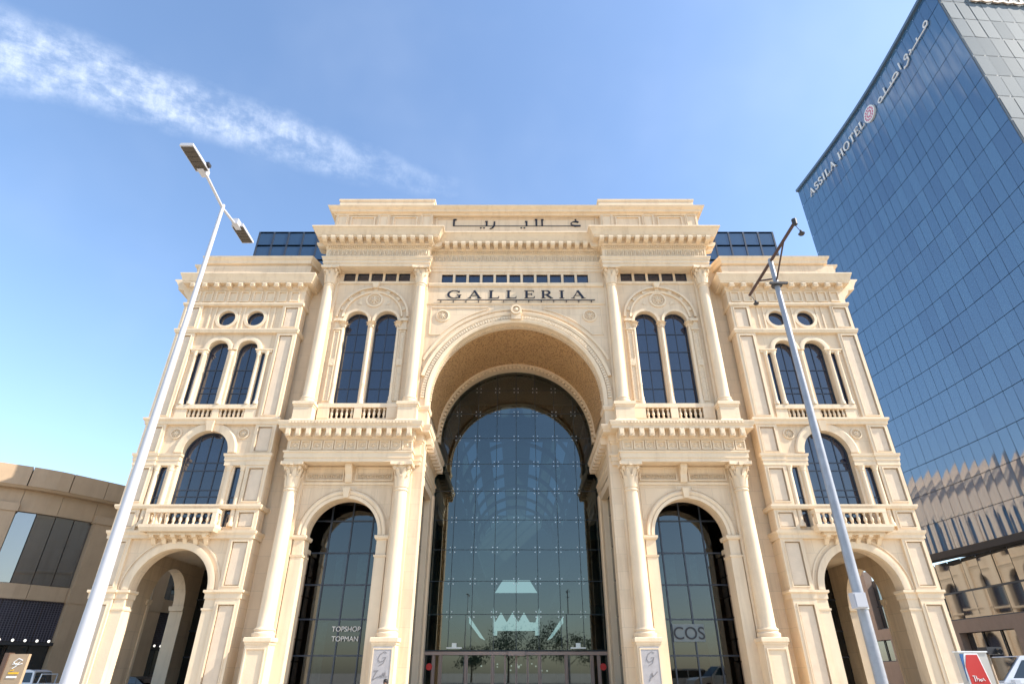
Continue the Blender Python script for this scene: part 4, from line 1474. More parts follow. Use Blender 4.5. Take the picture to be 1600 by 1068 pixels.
    for k in range(9):
        yc = 49.5 + k * 7.0
        hs += [[(yc - 1.5, 9.4)] + [(yc - 1.5 * math.cos(PI * i / 14), 13.4 + 1.5 * math.sin(PI * i / 14)) for i in range(15)] + [(yc + 1.5, 9.4)]]
        hs += [[(yc - 1.3, 16.8)] + [(yc - 1.3 * math.cos(PI * i / 14), 20.6 + 1.3 * math.sin(PI * i / 14)) for i in range(15)] + [(yc + 1.3, 16.8)]]
        hs += [[(yc - 1.9, .1)] + [(yc - 1.9 * math.cos(PI * i / 14), 5.3 + 1.9 * math.sin(PI * i / 14)) for i in range(15)] + [(yc + 1.9, .1)]]
    w = MB().slab([(45.6, 0), (45.6, 8.25), (35.72, 8.25), (35.72, 26.8), (112, 26.8), (112, 0)], hs, s * 22.85, s * 23.52, 'x')
    w.build('wall', STONEL, G)
    MB().box(s * 22.5, s * 22.7, 46.5, 111, .1, 25).build('side_glazing', WINGL, G)
    for k in range(9):
        yc = 53.0 + k * 7.0
        MB().box(s * 23.52, s * 23.78, yc - .65, yc + .65, 0, 24.4).build('pilaster', STONE, G)
    for pf in (WS3, WS6, WS2, WS5):
        MB().sweep([(s * 23.52, 35.5), (s * 23.52, 112)], pf, sdn).build('string_course', STONE, G)
    MB().box(s * 22.6, s * 23.8, 59.9, 112, 26.7, 28.4).build('attic', STONEL, G)
    # roof and rooftop glass house
    MB().box(s * 7.0, s * 23.7, 36.5, 112, 26.3, 26.7).build('roof', ROOFG, G)
    gh = MB()
    x0, x1, y0, y1, z0, z1 = s * 15.2, s * 23.2, 41.5, 50, 26.7, 36.45
    for i in range(7):
        x = x0 + (x1 - x0) * i / 6
        gh.box(x - .07, x + .07, y0 - .06, y0 + .06, z0, z1)
    for z in (28.9, 31.1, 33.3, 34.9, 36.4):
        gh.box(min(x0, x1), max(x0, x1), y0 - .05, y0 + .05, z - .06, z + .06)
        gh.box(min(x0, x1), max(x0, x1), y0 - .05, y0 + .05, z - .06, z + .06)
    gh.box(min(x0, x1) - .1, max(x0, x1) + .1, y0 + .2, y1, z1, z1 + .12)
    gh = gh.build('rooftop_glasshouse', MULL, G)
    for i in range(6):
        for za, zb in ((26.7, 28.9), (28.9, 31.1), (31.1, 33.3), (33.3, 34.9), (34.9, 36.4)):
            xa, xb = x0 + (x1 - x0) * i / 6, x0 + (x1 - x0) * (i + 1) / 6
            t = random.uniform(-.01, .01)
            MB().add([(xa, y0 + t, za), (xb, y0 - t, za), (xb, y0 - t, zb), (xa, y0 + t, zb)], [(0, 1, 2, 3)]).build('pane', BLUEG, gh)
    MB().box(min(x0, x1), max(x0, x1), y0 + .3, y1, z0, z1).build('glasshouse_core', BLUEG, gh)

# back of the frontispiece (closes it from behind)
MB().box(-14, 14, 36.6, 42.9, 30.2, 30.4).build('roof', ROOFG, G)
bk = MB().slab([(-14, 0), (-14, 30.4), (14, 30.4), (14, 0), (6.6, 0)] + list(reversed(archloop(0, 6.25, 0, 17.2, 32)))[1:-1] + [(-6.6, 0)], [], 42.6, 43.0)
bk.build('wall', STONEL, G)
for s in (-1, 1):
    MB().box(s * 13.9, s * 14.0, 36.3, 42.6, 0, 30.4).build('wall', STONEL, G)
    MB().box(s * 22.5, s * 22.8, 35.8, 36.3, 8.65, 26.5).build('wall', STONEL, G)
    MB().box(s * 15.3, s * 23.5, 36.3, 36.5, 8.65, 26.6).build('wall', STONEL, G)

# ================================================================== hotel tower
H = thing('hotel_tower', (60, 55, 0), 'tall blue glass hotel tower with pale sunlit flank and stone podium', 'building')
HT = 69.65
FX0, FY0, FX1, FY1 = 45.8, 71.1, 47.0, 38.3     # far and near ends of the blue face


def face(t, off=0):
    x = FX0 + (FX1 - FX0) * t + 1.0 * math.sin(PI * min(1, max(0, t)))
    y = FY0 + (FY1 - FY0) * t
    return x - off, y


NC, NR = 26, 18
RH = (HT - 12.95) / NR
tw = MB()
ring_ = [face(i / 26, -.25) for i in range(27)]
plan = ring_ + [(85, 41.0), (80, 50)]
tw.slab(plan, [], 12.9, HT - .05, 'z')
tw.build('tower_core', HJOINT, H)


def hpanel(mb, c, r):
    za = 12.95 + r * RH + .03
    zb = za + RH - .06
    t0, t1 = (c + .012) / NC, (c + .988) / NC
    rng = random.Random(c * 91 + r * 7)
    yaw, tilt, sag = rng.uniform(-.010, .016), rng.uniform(-.006, .005), rng.uniform(.010, .022)
    n = 4
    vs = []
    for zz, kz in ((za, -1), (zb, 1)):
        for i in range(n + 1):
            q = i / n
            x, y = face(t0 + (t1 - t0) * q)
            off = sag * 4 * q * (1 - q) + yaw * (q - .5) * 1.26 + tilt * kz * RH / 2 + .05
            vs.append((x - off, y, zz))
    fs = [(i, i + 1, n + 2 + i, n + 1 + i) for i in range(n)]
    mb.add(vs, fs)


cells = [(c, r) for r in range(NR) for c in range(NC)]
big = sorted(cells, key=lambda k: -(k[0] * 1.0 + k[1] * .55))
vis = set(big[:300])
rest = MB()
for c, r in cells:
    if (c, r) in vis:
        m = MB()
        hpanel(m, c, r)
        m.build('glass_panel', HOTG, H, True)
    else:
        hpanel(rest, c, r)
o = rest.build('glass_panels_beyond', HOTG, H, True)
o['kind'] = 'stuff'
# coping and dark transfer beam
MB().sweep([face(i / 26) for i in range(27)], [(-.4, HT - .1), (.12, HT - .1), (.12, HT + .3), (-.4, HT + .3)], -1).build('coping', mat('coping_metal', (.10, .15, .21), .4), H)
MB().sweep([face(i / 26) for i in range(27)], [(-1, 12.3), (.35, 12.3), (.35, 12.95), (-1, 12.95)], -1).build('transfer_beam', mat('beam_dark', (.05, .04, .035), .6), H)
# pale flank facing the square
fr = MB().sweep([(47.05, 38.2), (85, 40.8)], [(-.3, 12.95), (0, 12.95), (0, HT), (-.3, HT)]).build('flank_frame', mat('flank_joint', (.22, .25, .28), .6), H)
for r in range(18):
    for c in range(18):
        xa, xb = 47.12 + c * 1.5, 47.12 + (c + 1) * 1.5 - .06
        za, zb = 12.95 + r * RH + .03, 12.95 + (r + 1) * RH - .05
        if r < 8:
            continue
        ya, yb = 38.2 + (xa - 47.05) * .0685 - .05, 38.2 + (xb - 47.05) * .0685 - .05
        q = random.uniform(-.02, .02)
        MB().add([(xa, ya + q, za), (xb, yb - q, za), (xb, yb - q, zb), (xa, ya + q, zb)], [(0, 1, 2, 3)]).build('flank_panel', HOTW, H)
MB().box(47.3, 85, 37.9, 41, 0, 12.9).build('podium_wall', PINK, H)
# podium: glass storeys and stone base with window recesses
hs = []
for k in range(9):
    y0 = 40.2 + k * 10.4
    hs.append(rect(y0, y0 + 7.8, 2.9, 5.3))
MB().slab([(38.4, 0), (38.4, 6.5), (84, 6.5), (84, 13.5), (136, 13.5), (136, 0)], hs + [[(y0 + 1.5, 6.6)] + [(y0 + 4 - 2.5 * math.cos(PI * i / 12), 8.4 + 2.5 * math.sin(PI * i / 12)) for i in range(13)] + [(y0 + 6.5, 6.6)] for y0 in (86, 97, 108, 119)], 46.6, 47.6, 'x').build('podium_wall', PINK, H)
for y0 in (86, 97, 108, 119):
    for i in range(5):
        for z0, z1 in ((6.6, 8.4), (8.45, 11)):
            MB().add([(47.5, y0 + 1.5 + i, z0), (47.5, y0 + 2.45 + i, z0), (47.5, y0 + 2.45 + i, z1), (47.5, y0 + 1.5 + i, z1)], [(0, 1, 2, 3)]).build('pane', LGLASS, H)
for k in range(9):
    y0 = 40.2 + k * 10.4
    wn_ = MB()
    for i in range(1, 3):
        wn_.box(47.15, 47.25, y0 + i * 2.6 - .05, y0 + i * 2.6 + .05, 2.9, 5.3)
    wn_.box(47.15, 47.25, y0, y0 + 7.8, 2.9, 3.0)
    wn_ = wn_.build('window', MULL, H)
    for i in range(3):
        MB().add([(47.3, y0 + i * 2.6, 3.0), (47.3, y0 + i * 2.6 + 2.5, 3.0), (47.3, y0 + i * 2.6 + 2.5, 5.3), (47.3, y0 + i * 2.6, 5.3)], [(0, 1, 2, 3)]).build('pane', LGLASS, wn_)
pg = MB()
pg.box(47.3, 47.5, 38.6, 84, 9.1, 9.25)
pg.box(46.9, 48, 38.6, 84, 6.5, 6.62)
pg = pg.build('podium_glazing', MULL, H)
for k in range(20):
    for z0, z1 in ((6.65, 9.1), (9.25, 12.3)):
        y0 = 38.8 + k * 2.25
        q, q2 = random.uniform(-.03, .03), random.uniform(-.02, .02)
        MB().add([(47.3 + q, y0, z0 + .02), (47.3 - q, y0 + 2.18, z0 + .02), (47.3 - q + q2, y0 + 2.18, z1 - .02), (47.3 + q + q2, y0, z1 - .02)], [(0, 1, 2, 3)]).build('pane', LGLASS, pg)
MB().box(47.7, 60, 41, 135, 0, 12.2).build('podium_core', DARK, H)

# hotel lettering on the blue face: latin, emblem, arabic
LH, LZ = 1.25, 66.2


def onface(y):
    t = (y - FY0) / (FY1 - FY0)
    return face(t, .16)[0]


hs_ = MB()
for yy in range(56, 69, 2):
    hs_.box(onface(yy) - .02, onface(yy) + .3, yy - .04, yy + .04, LZ - .08, LZ - .02)
hs_ = hs_.build('sign', SIGNW, H)
yc = 68.6
for ch in 'ASSILA HOTEL':
    if ch == ' ':
        yc -= .75
        continue
    wd = GLYPH[ch][0] * LH * .95
    y0 = yc
    letter(ch, lambda a, b, d, y0=y0: (onface(y0 - a * LH) - d, y0 - a * LH * .95, LZ + b * LH), SIGNW, hs_, .12, 1.15)
    yc -= wd + .22
em = MB()
x0 = onface(53.4)
for r0, r1, d in ((.0, 1.15, .1),):
    pts = [(53.4 + r1 * math.cos(2 * PI * i / 24), 66.7 + r1 * math.sin(2 * PI * i / 24)) for i in range(24)]
    em.slab(pts, [], x0 - .12, x0 + .15, 'x')
em = em.build('emblem', SIGNW, H)
for rr0, nn, ll in ((.42, 8, .22), (.82, 14, .22)):
    m = MB()
    for k in range(nn):
        a = 2 * PI * k / nn
        m.box(x0 - .15, x0 - .12, 53.4 + math.cos(a) * rr0 - ll / 2, 53.4 + math.cos(a) * rr0 + ll / 2, 66.7 + math.sin(a) * rr0 - ll / 2, 66.7 + math.sin(a) * rr0 + ll / 2)
    o = m.build('emblem_petals', EMBL, em)
    o['kind'] = 'stuff'
HP = lambda a, b, d: (onface(51.4 - a) - d, 51.4 - a, 66.1 + b)
asn = MB()
stroke(asn, HP, [(0.4, 0), (4.6, 0)], .17, 0, .1)
asn = asn.build('sign', SIGNW, H)
for st in ([(arc(.45, .3, .4, .32, -60, 300, 16), .17)], [([(1.6, 0), (1.6, 1.1)], .18)], [([(2.9, 0), (2.9, .5)], .17)],
           [(arc(3.9, .3, .55, .3, 200, -160, 16), .16)], [([(5.1, 0), (5.1, 1.1)], .18)],
           [([(5.7, -.35), (5.55, -.5), (6.1, -.62), (6.6, -.35), (6.7, .1)], .17), (arc(6.45, .42, .3, .28, -40, 320, 14), .16)],
           [([(7.2, .5), (7.5, .25), (7.35, .02), (7.0, .0)], .17)], [([(7.6, 0), (10.9, 0)], .15)], [([(8.8, 0), (8.8, .5)], .17)], [(arc(10.6, .35, .34, .32, -70, 290, 14), .17)]):
    m = MB()
    for k, (p, w) in enumerate(st):
        stroke(m, HP, p, w, k + 1, .1)
    m.build('letter', SIGNW, asn)
# crest lettering on the flank, only its lower edge shows
fs_ = MB()
for i in range(9):
    xx = 50.6 + i * 1.25
    yy = 38.2 + (xx - 47.05) * .0685 - .12
    P = lambda a, b, d, xx=xx, yy=yy: (xx + a, yy - d, 66.6 + b)
    stroke(fs_, P, arc(.5, .55, .42, .5, 150 + 30 * (i % 3), 400, 12), .26, 0, .15)
    stroke(fs_, P, [(0, .18 + .1 * (i % 2)), (.6, .06), (1.2, .22)], .24, 1, .15)
fs_.build('sign', SIGNT, H)

# ================================================================== curved mall on the left
M = thing('curved_mall', (-40, 46, 0), 'low curved tan stone shopping building with dark glass band', 'building')
ctrl = [(-66, 38), (-58, 38.6), (-50, 40.4), (-44.6, 42.6), (-40.8, 45.1), (-38.1, 47.2), (-36.4, 49.5), (-34.7, 52.2), (-33.2, 55.6), (-32.2, 60), (-31.8, 66), (-31.6, 76)]
fine_ = []
for i in range(len(ctrl) - 1):
    p0, p1, p2, p3 = [Vector(ctrl[max(0, min(len(ctrl) - 1, k))]) for k in (i - 1, i, i + 1, i + 2)]
    for q in range(12):
        t = q / 12
        fine_.append(.5 * ((2 * p1) + (p2 - p0) * t + (2 * p0 - 5 * p1 + 4 * p2 - p3) * t * t + (3 * p1 - p0 - 3 * p2 + p3) * t ** 3))
fine_.append(Vector(ctrl[-1]))
cum = [0]
for i in range(1, len(fine_)):
    cum.append(cum[-1] + (fine_[i] - fine_[i - 1]).length)


def mp(sv):
    for i in range(1, len(cum)):
        if cum[i] >= sv:
            t = (sv - cum[i - 1]) / (cum[i] - cum[i - 1])
            p = fine_[i - 1].lerp(fine_[i], t)
            d = (fine_[i] - fine_[i - 1]).normalized()
            return p, Vector((d.y, -d.x)), d
    d = (fine_[-1] - fine_[-2]).normalized()
    return fine_[-1], Vector((d.y, -d.x)), d


LT = cum[-1]


def runpath(a, b, n):
    return [tuple(mp(a + (b - a) * i / n)[0]) for i in range(n + 1)]


def bandpieces(name, z0, z1, out, step, m, gap=.03, back=.6):
    k = int(LT / step)
    for i in range(k):
        a, b = i * LT / k, (i + 1) * LT / k - gap
        MB().sweep(runpath(a, b, 3), [(-back, z0), (out, z0), (out, z1), (-back, z1)]).build(name, m, M)


bandpieces('cornice_panel', 14.5, 16.0, .75, 2.6, TAN)
bandpieces('cladding_panel', 12.7, 14.32, .0, 2.6, TAN)
bandpieces('spandrel_panel', 6.5, 7.55, .05, 2.6, TAN)
MB().sweep(runpath(0, LT, 60), [(-.7, 14.3), (.55, 14.32), (.7, 14.5), (-.7, 14.52)]).build('cornice_moulding', TAN, M)
MB().sweep(runpath(0, LT, 60), [(-3, 0), (-.62, 0), (-.62, 15.9), (-3, 15.9)]).build('wall', TANJ, M)
bay = 6.9
s0 = None
best = min(range(len(fine_)), key=lambda i: (fine_[i] - Vector((-35.2, 51.3))).length)
off = cum[best] % bay
k = 0
while off + k * bay < LT:
    sv = off + k * bay
    p, nn, d = mp(sv)
    q = MB()
    for (z0, z1, w, o) in ((0, .8, .95, .42), (.8, 6.45, .72, .3), (6.45, 7.6, .78, .34), (7.6, 12.6, .72, .3), (12.6, 13.2, .82, .4)):
        a, b = p - d * w, p + d * w
        f = nn * o
        g = nn * -.6
        q.hexa([(a.x + f.x, a.y + f.y, z0), (b.x + f.x, b.y + f.y, z0), (b.x + g.x, b.y + g.y, z0), (a.x + g.x, a.y + g.y, z0),
                (a.x + f.x, a.y + f.y, z1), (b.x + f.x, b.y + f.y, z1), (b.x + g.x, b.y + g.y, z1), (a.x + g.x, a.y + g.y, z1)])
    q.build('pilaster', TAN, M)
    if off + (k + 1) * bay < LT:
        a, b = sv + .72, sv + bay - .72
        for j in range(4):
            s1, s2 = a + (b - a) * j / 4 + .03, a + (b - a) * (j + 1) / 4 - .03
            p1, p2 = mp(s1)[0] - mp(s1)[1] * .25, mp(s2)[0] - mp(s2)[1] * .25
            for z0, z1 in ((7.6, 12.7),):
                MB().add([(p1.x, p1.y, z0), (p2.x, p2.y, z0), (p2.x, p2.y, z1), (p1.x, p1.y, z1)], [(0, 1, 2, 3)]).build('pane', LGLASS, M)
            for z0, z1, mm in ((3.7, 6.48, SCREEN), (.1, 3.5, SHOPG)):
                MB().add([(p1.x, p1.y, z0), (p2.x, p2.y, z0), (p2.x, p2.y, z1), (p1.x, p1.y, z1)], [(0, 1, 2, 3)]).build('screen_panel' if mm is SCREEN else 'pane', mm, M)
        # mesh screen bars and strip of shop lamps
        ms = MB()
        for j in range(19):
            zz = 3.75 + j * .15
            pth = runpath(a, b, 3)
            ms.sweep(pth, [(-.24, zz), (-.2, zz), (-.2, zz + .03), (-.24, zz + .03)])
        for j in range(28):
            pp = mp(a + (b - a) * (j + .5) / 28)[0] - mp(a + (b - a) * (j + .5) / 28)[1] * .2
            ms.box(pp.x - .02, pp.x + .02, pp.y - .02, pp.y + .02, 3.7, 6.5)
        o = ms.build('screen_mesh', mat('screen_bar', (.10, .09, .11), .5) if k == 0 else bpy.data.materials['screen_bar'], M)
        o['kind'] = 'stuff'
        MB().sweep(runpath(a, b, 4), [(-.3, 3.45), (.25, 3.45), (.25, 3.66), (-.3, 3.66)]).build('shop_canopy', BLACKM, M)
        for j in range(7):
            pp, nn2, _ = mp(a + (b - a) * (j + .5) / 7)
            pp = pp + nn2 * .3
            MB().lathe([(.02, 3.66), (.07, 3.69), (.09, 3.76), (.06, 3.83), (.02, 3.85)], 10, (pp.x, pp.y)).build('canopy_lamp', BULB, M, True)
    k += 1
MB().sweep(runpath(0, LT, 40), [(-14, 15.7), (-.6, 15.7), (-.6, 15.95), (-14, 15.95)]).build('roof', ROOFG, M)


# ================================================================== street lamps
def led_head(parent, p0, p1, hw, z, tilt=0, m=WHITEP):
    x, y0, y1 = p0[0], p0[1], p1[1]
    d = 1 if y1 > y0 else -1
    hb = MB()
    hb.hexa([(x - hw, y0, z - .03), (x + hw, y0, z - .03), (x + hw, y1, z - .03 + tilt), (x - hw, y1, z - .03 + tilt), (x - hw * .9, y0, z + .04), (x + hw * .9, y0, z + .04), (x + hw * .9, y1, z + .03 + tilt), (x - hw * .9, y1, z + .03 + tilt)])
    hb.box(x - .06, x + .06, y0 - d * .12, y0 + d * .1, z - .06, z + .07)
    h = hb.build('lamp_head', m, parent)
    for k in range(5):
        ya, yb = y0 + (y1 - y0) * (.06 + k * .18), y0 + (y1 - y0) * (.06 + k * .18 + .165)
        ta, tb = tilt * (ya - y0) / (y1 - y0), tilt * (yb - y0) / (y1 - y0)
        MB().hexa([(x - hw * .86, ya, z - .045 + ta), (x + hw * .86, ya, z - .045 + ta), (x + hw * .86, yb, z - .045 + tb), (x - hw * .86, yb, z - .045 + tb),
                   (x - hw * .86, ya, z - .028 + ta), (x + hw * .86, ya, z - .028 + ta), (x + hw * .86, yb, z - .028 + tb), (x - hw * .86, yb, z - .028 + tb)]).build('led_panel', LEDP, h)


L1 = thing('street_lamp', (-5.93, 9, 0), 'white street lamp with two flat led heads on slim arms', 'street lamp')
px_ = -5.93
MB().lathe([(.2, 0), (.2, .03), (.13, .05), (.114, 1.4), (.097, 2.4), (.074, 4), (.059, 5.4), (.047, 7.2), (.037, 9.1), (.034, 9.75), (.034, 9.9)], 18, (px_, 9)).build('pole', WHITEP, L1, True)
MB().tube([(px_, 9.02, 9.82), (px_, 8.18, 9.95)], .028, 10).build('arm', WHITEP, L1, True)
MB().tube([(px_, 8.98, 9.82), (px_, 9.66, 9.9)], .028, 10).build('arm', WHITEP, L1, True)
led_head(L1, (px_ - .02, 8.12), (px_, 7.48), .125, 9.96, .0)
led_head(L1, (px_ + .02, 9.62), (px_, 10.2), .125, 9.92, .0)
MB().box(px_ + .07, px_ + .14, 7.98, 8.08, 9.98, 10.04).build('sensor', BLACKM, L1)

L2 = thing('street_lamp', (5.93, 11, 0), 'grey street lamp with brown cross bar, struts and hanging cameras', 'street lamp')
px_ = 5.93
MB().lathe([(.2, 0), (.2, .03), (.105, .05), (.098, 1), (.086, 4), (.07, 7), (.054, 9.8), (.054, 10.05), (.03, 10.08)], 18, (px_, 11)).build('pole', GREYP, L2, True)
RUST = mat('rusty_bar', (.07, .035, .028), .6)
MB().tube([(px_, 9.68, 10.0), (px_, 12.4, 10.0)], .035, 10).build('cross_bar', RUST, L2, True)
for ya, yb, zb in ((10.25, 10.97, 9.42), (11.75, 11.06, 9.55)):
    MB().tube([(px_, ya, 9.98), (px_, yb, zb)], .02, 8).build('strut', RUST, L2, True)
MB().lathe([(.06, 9.3), (.12, 9.3), (.12, 9.34), (.06, 9.34)], 14, (px_, 11)).build('collar', BLACKM, L2, True)
MB().bar((px_ - .2, 10.9, 9.32), (px_ + .2, 10.9, 9.32), .05, .05).build('collar_bar', BLACKM, L2)
MB().lathe([(.05, 9.94), (.055, 10.08), (.02, 10.1)], 10, (px_, 9.64)).build('bar_cap', BLACKM, L2, True)
for yy in (9.66, 12.35):
    m = MB().tube([(px_, yy, 9.96), (px_ + .09, yy + .02, 9.8)], .008, 6)
    w_ = m.build('camera_wire', BLACKM, L2)
    MB().lathe([(.001, 9.83), (.02, 9.82), (.035, 9.76), (.07, 9.73), (.05, 9.7), (.001, 9.69)], 12, (px_ + .1, yy + .02)).build('camera', BLACKM, L2, True)
bx_ = MB().box(px_ - .23, px_ - .02, 10.74, 10.9, 2.6, 2.84)
bx_.box(px_ - .215, px_ - .035, 10.72, 10.74, 2.615, 2.825)
bx_.build('junction_box', WHITEP, L2)
for zb in (2.6, 2.8):
    MB().lathe([(.108, zb), (.108, zb + .03)], 16, (px_, 11)).build('clamp', STEEL, L2)


# ================================================================== vehicles
def car(name, loc, rz, label, paint, kind, group=None):
    """side profile extruded, narrowing cabin with its own glass, four wheels; faces +x"""
    T = thing(name, (0, 0, 0), label, 'car' if kind != 'pickup' else 'pickup truck', group)
    L, Wd, Ht = {'pickup': (5.3, 1.85, 1.82), 'sedan': (4.7, 1.8, 1.46), 'van': (4.9, 1.9, 2.0)}[kind]
    hw = Wd / 2
    if kind == 'pickup':
        low = [(-2.65, .5), (-2.62, 1.05), (-.75, 1.08), (1.25, 1.08), (2.3, 1.0), (2.62, .85), (2.65, .5)]
        cab = [(-.75, 1.08), (-.6, 1.74), (-.3, 1.82), (.55, 1.8), (1.35, 1.08)]
    elif kind == 'sedan':
        low = [(-2.35, .4), (-2.33, .85), (-2.0, .96), (-1.2, .98), (1.1, .92), (2.1, .8), (2.33, .62), (2.35, .4)]
        cab = [(-1.85, .96), (-1.05, 1.4), (-.5, 1.46), (.25, 1.42), (1.2, .92)]
    else:
        low = [(-2.45, .4), (-2.45, 1.1), (1.4, 1.1), (2.2, 1.0), (2.42, .7), (2.45, .4)]
        cab = [(-2.44, 1.1), (-2.3, 1.9), (-2.0, 2.0), (.6, 1.98), (1.7, 1.08)]
    b = MB().slab([(p[0], p[1]) for p in low], [], -hw, hw)
    n = len(cab)
    vs = []
    for sgn in (-1, 1):
        for x, z in cab:
            f = 1 - .16 * (z - 1) / .8 if z > 1.1 else 1
            vs.append((x, sgn * hw * f * .985, z))
    fs = [tuple(range(n)), tuple(range(n, 2 * n))] + [(i, i + 1, n + i + 1, n + i) for i in range(n - 1)]
    b.add(vs, fs)
    if kind == 'pickup':
        b.box(-2.62, -.8, -hw, -hw + .08, 1.0, 1.14).box(-2.62, -.8, hw - .08, hw, 1.0, 1.14)
        b.tube([(-.95, -hw + .15, 1.1), (-1.0, -hw + .2, 1.6), (-1.0, hw - .2, 1.6), (-.95, hw - .15, 1.1)], .035, 8)
    body = b.build('body', paint, T, True)
    ca_, cb_, cc_, cd_ = cab[0], cab[1], cab[-2], cab[-1]
    for sgn in (-1, 1):
        xs = [(cb_[0] * .75 + ca_[0] * .25 + .12, cc_[0] * .5 + cb_[0] * .5 - .05), (cc_[0] * .5 + cb_[0] * .5 + .05, cc_[0] + .02)]
        for i, (xa, xb) in enumerate(xs):
            z0, z1 = ca_[1] + .08, cc_[1] - .12
            xe = xb + (.5 if i else 0)
            xb0 = xa - (.0 if i else .1)
            f0, f1 = 1 - .16 * (z0 - 1) / .8 if z0 > 1.1 else 1, 1 - .16 * (z1 - 1) / .8
            y0, y1 = sgn * (hw * f0 * .985 + .012), sgn * (hw * f1 * .985 + .012)
            MB().add([(xb0, y0, z0), (xe, y0, z0), (xb, y1, z1), (xa, y1, z1)], [(0, 1, 2, 3)]).build('side_window', CARG, T)
        for xw in (-L * .3, L * .31):
            wv = MB().lathe([(.16, -.11), (.33, -.11), (.35, -.06), (.35, .06), (.33, .11), (.16, .11)], 20).mesh('wheel', TYRE, True)
            wo = link('wheel', wv, T, (xw, sgn * (hw - .1), .35), (PI / 2, 0, 0))
            link('rim', MB().lathe([(.02, -.09), (.2, -.1), (.21, 0), (.2, .1), (.02, .09)], 14).mesh('rim', STEEL, True), wo)
        MB().box(-L / 2 - .01, -L / 2 + .06, *sorted((sgn * (hw - .3), sgn * (hw - .04))), .72, .95).build('tail_lamp', LAMPR, T)
        MB().box(L / 2 - .1, L / 2 + .012, *sorted((sgn * (hw - .4), sgn * (hw - .06))), .6, .75).build('headlight', HEADL, T)
        MB().box(cd_[0] - .35, cd_[0] - .2, *sorted((sgn * hw, sgn * (hw + .2))), 1.0, 1.16).build('wing_mirror', paint, T)
    f0, f1 = 1, 1 - .16 * (cc_[1] - 1) / .8
    g = .06
    MB().add([(cd_[0] - g + .02, -hw * .9, cd_[1] + g), (cd_[0] - g + .02, hw * .9, cd_[1] + g), (cc_[0] + g + .02, hw * f1 * .92, cc_[1] - g + .03), (cc_[0] + g + .02, -hw * f1 * .92, cc_[1] - g + .03)], [(0, 1, 2, 3)]).build('windscreen', WSCR if kind == 'van' else CARG, T)
    MB().add([(ca_[0] + .0, -hw * .88, ca_[1] + .1), (ca_[0] + .0, hw * .88, ca_[1] + .1), (cb_[0] - .05, hw * f1 * .9, cb_[1] - .05), (cb_[0] - .05, -hw * f1 * .9, cb_[1] - .05)], [(0, 1, 2, 3)]).build('rear_window', CARG, T)
    T.location = loc
    T.rotation_euler = (0, 0, rz)
    return T


def fixparents():
    for o in bpy.data.objects:
        if o.parent and o.parent.type == 'EMPTY' and o.parent.parent is None and o.parent.name.startswith(('parked_', 'white_')):
            o.matrix_parent_inverse = Matrix.Identity(4)


car('parked_pickup', (-27.6, 38.4, 0), R(180 + 4), 'white double cab pickup parked beside the curved mall', CARW, 'pickup')
car('parked_car', (-27.2, 47.6, 0), R(172), 'black saloon car parked behind the open corner porch', CARB, 'sedan')
car('parked_pickup', (16.2, 21.2, .32), R(172), 'white double cab pickup parked below the hotel podium', CARW, 'pickup')
car('parked_van', (14.2, 14.6, 0), R(184), 'white van with pale blue windscreen by the brown cabinet', CARW, 'van')
car('parked_car', (21.9, 34.0 + 12, 0), R(5), 'black saloon car parked beyond the corner porch by the hotel', CARB, 'sedan') if False else None
fixparents()

# ================================================================== signs and small street things
T1 = thing('totem_sign', (-8.95, 12, 0), 'slim tan totem sign with white script and yellow lines', 'sign')
MB().box(-9.12, -8.77, 11.97, 12.03, .05, 1.95).build('board', TOTEM, T1)
MB().box(-9.2, -9.122, 11.95, 12.09, 0, 1.97).build('side_post', BROWND, T1)
P = lambda a, b, d: (-8.945 + a, 11.968 - d, b)
m = MB()
stroke(m, P, [(.1, 1.85), (.02, 1.88), (-.05, 1.82), (.0, 1.78), (.06, 1.83), (.02, 1.76), (-.04, 1.72)], .014, 0, .006)
stroke(m, P, [(-.06, 1.79), (.0, 1.8), (.04, 1.78), (.11, 1.8)], .012, 1, .006)
m.build('script', WHITE, T1)
m = MB()
stroke(m, P, [(-.08, 1.65), (.1, 1.65)], .03, 0, .006)
stroke(m, P, [(-.06, 1.69), (.0, 1.7)], .014, 1, .006)
m.build('pictogram', YEL, T1)
m = MB()
stroke(m, P, [(-.09, 1.59), (.09, 1.59)], .03, 0, .006)
m.build('script_line', WHITE, T1)

T2 = thing('dark_kiosk', (-27.5, 34, 0), 'dark blue advertising kiosk with pale screen beside the tan totem', 'kiosk')
T2.location = (-24.5, 27, 0)
MB().box(-25.6, -23.3, 26.8, 27.6, 0, 3.1).build('cabinet', mat('kiosk_navy', (.012, .02, .045), .4), T2)
MB().box(-25.5, -24.7, 26.76, 26.8, 1.3, 2.5).build('screen', mat('pale_screen', (.3, .45, .5), .3, emit=((.5, .75, .8), .25)), T2)
MB().box(-24.5, -23.5, 26.77, 26.8, .6, 2.8).build('door', BROWND, T2)

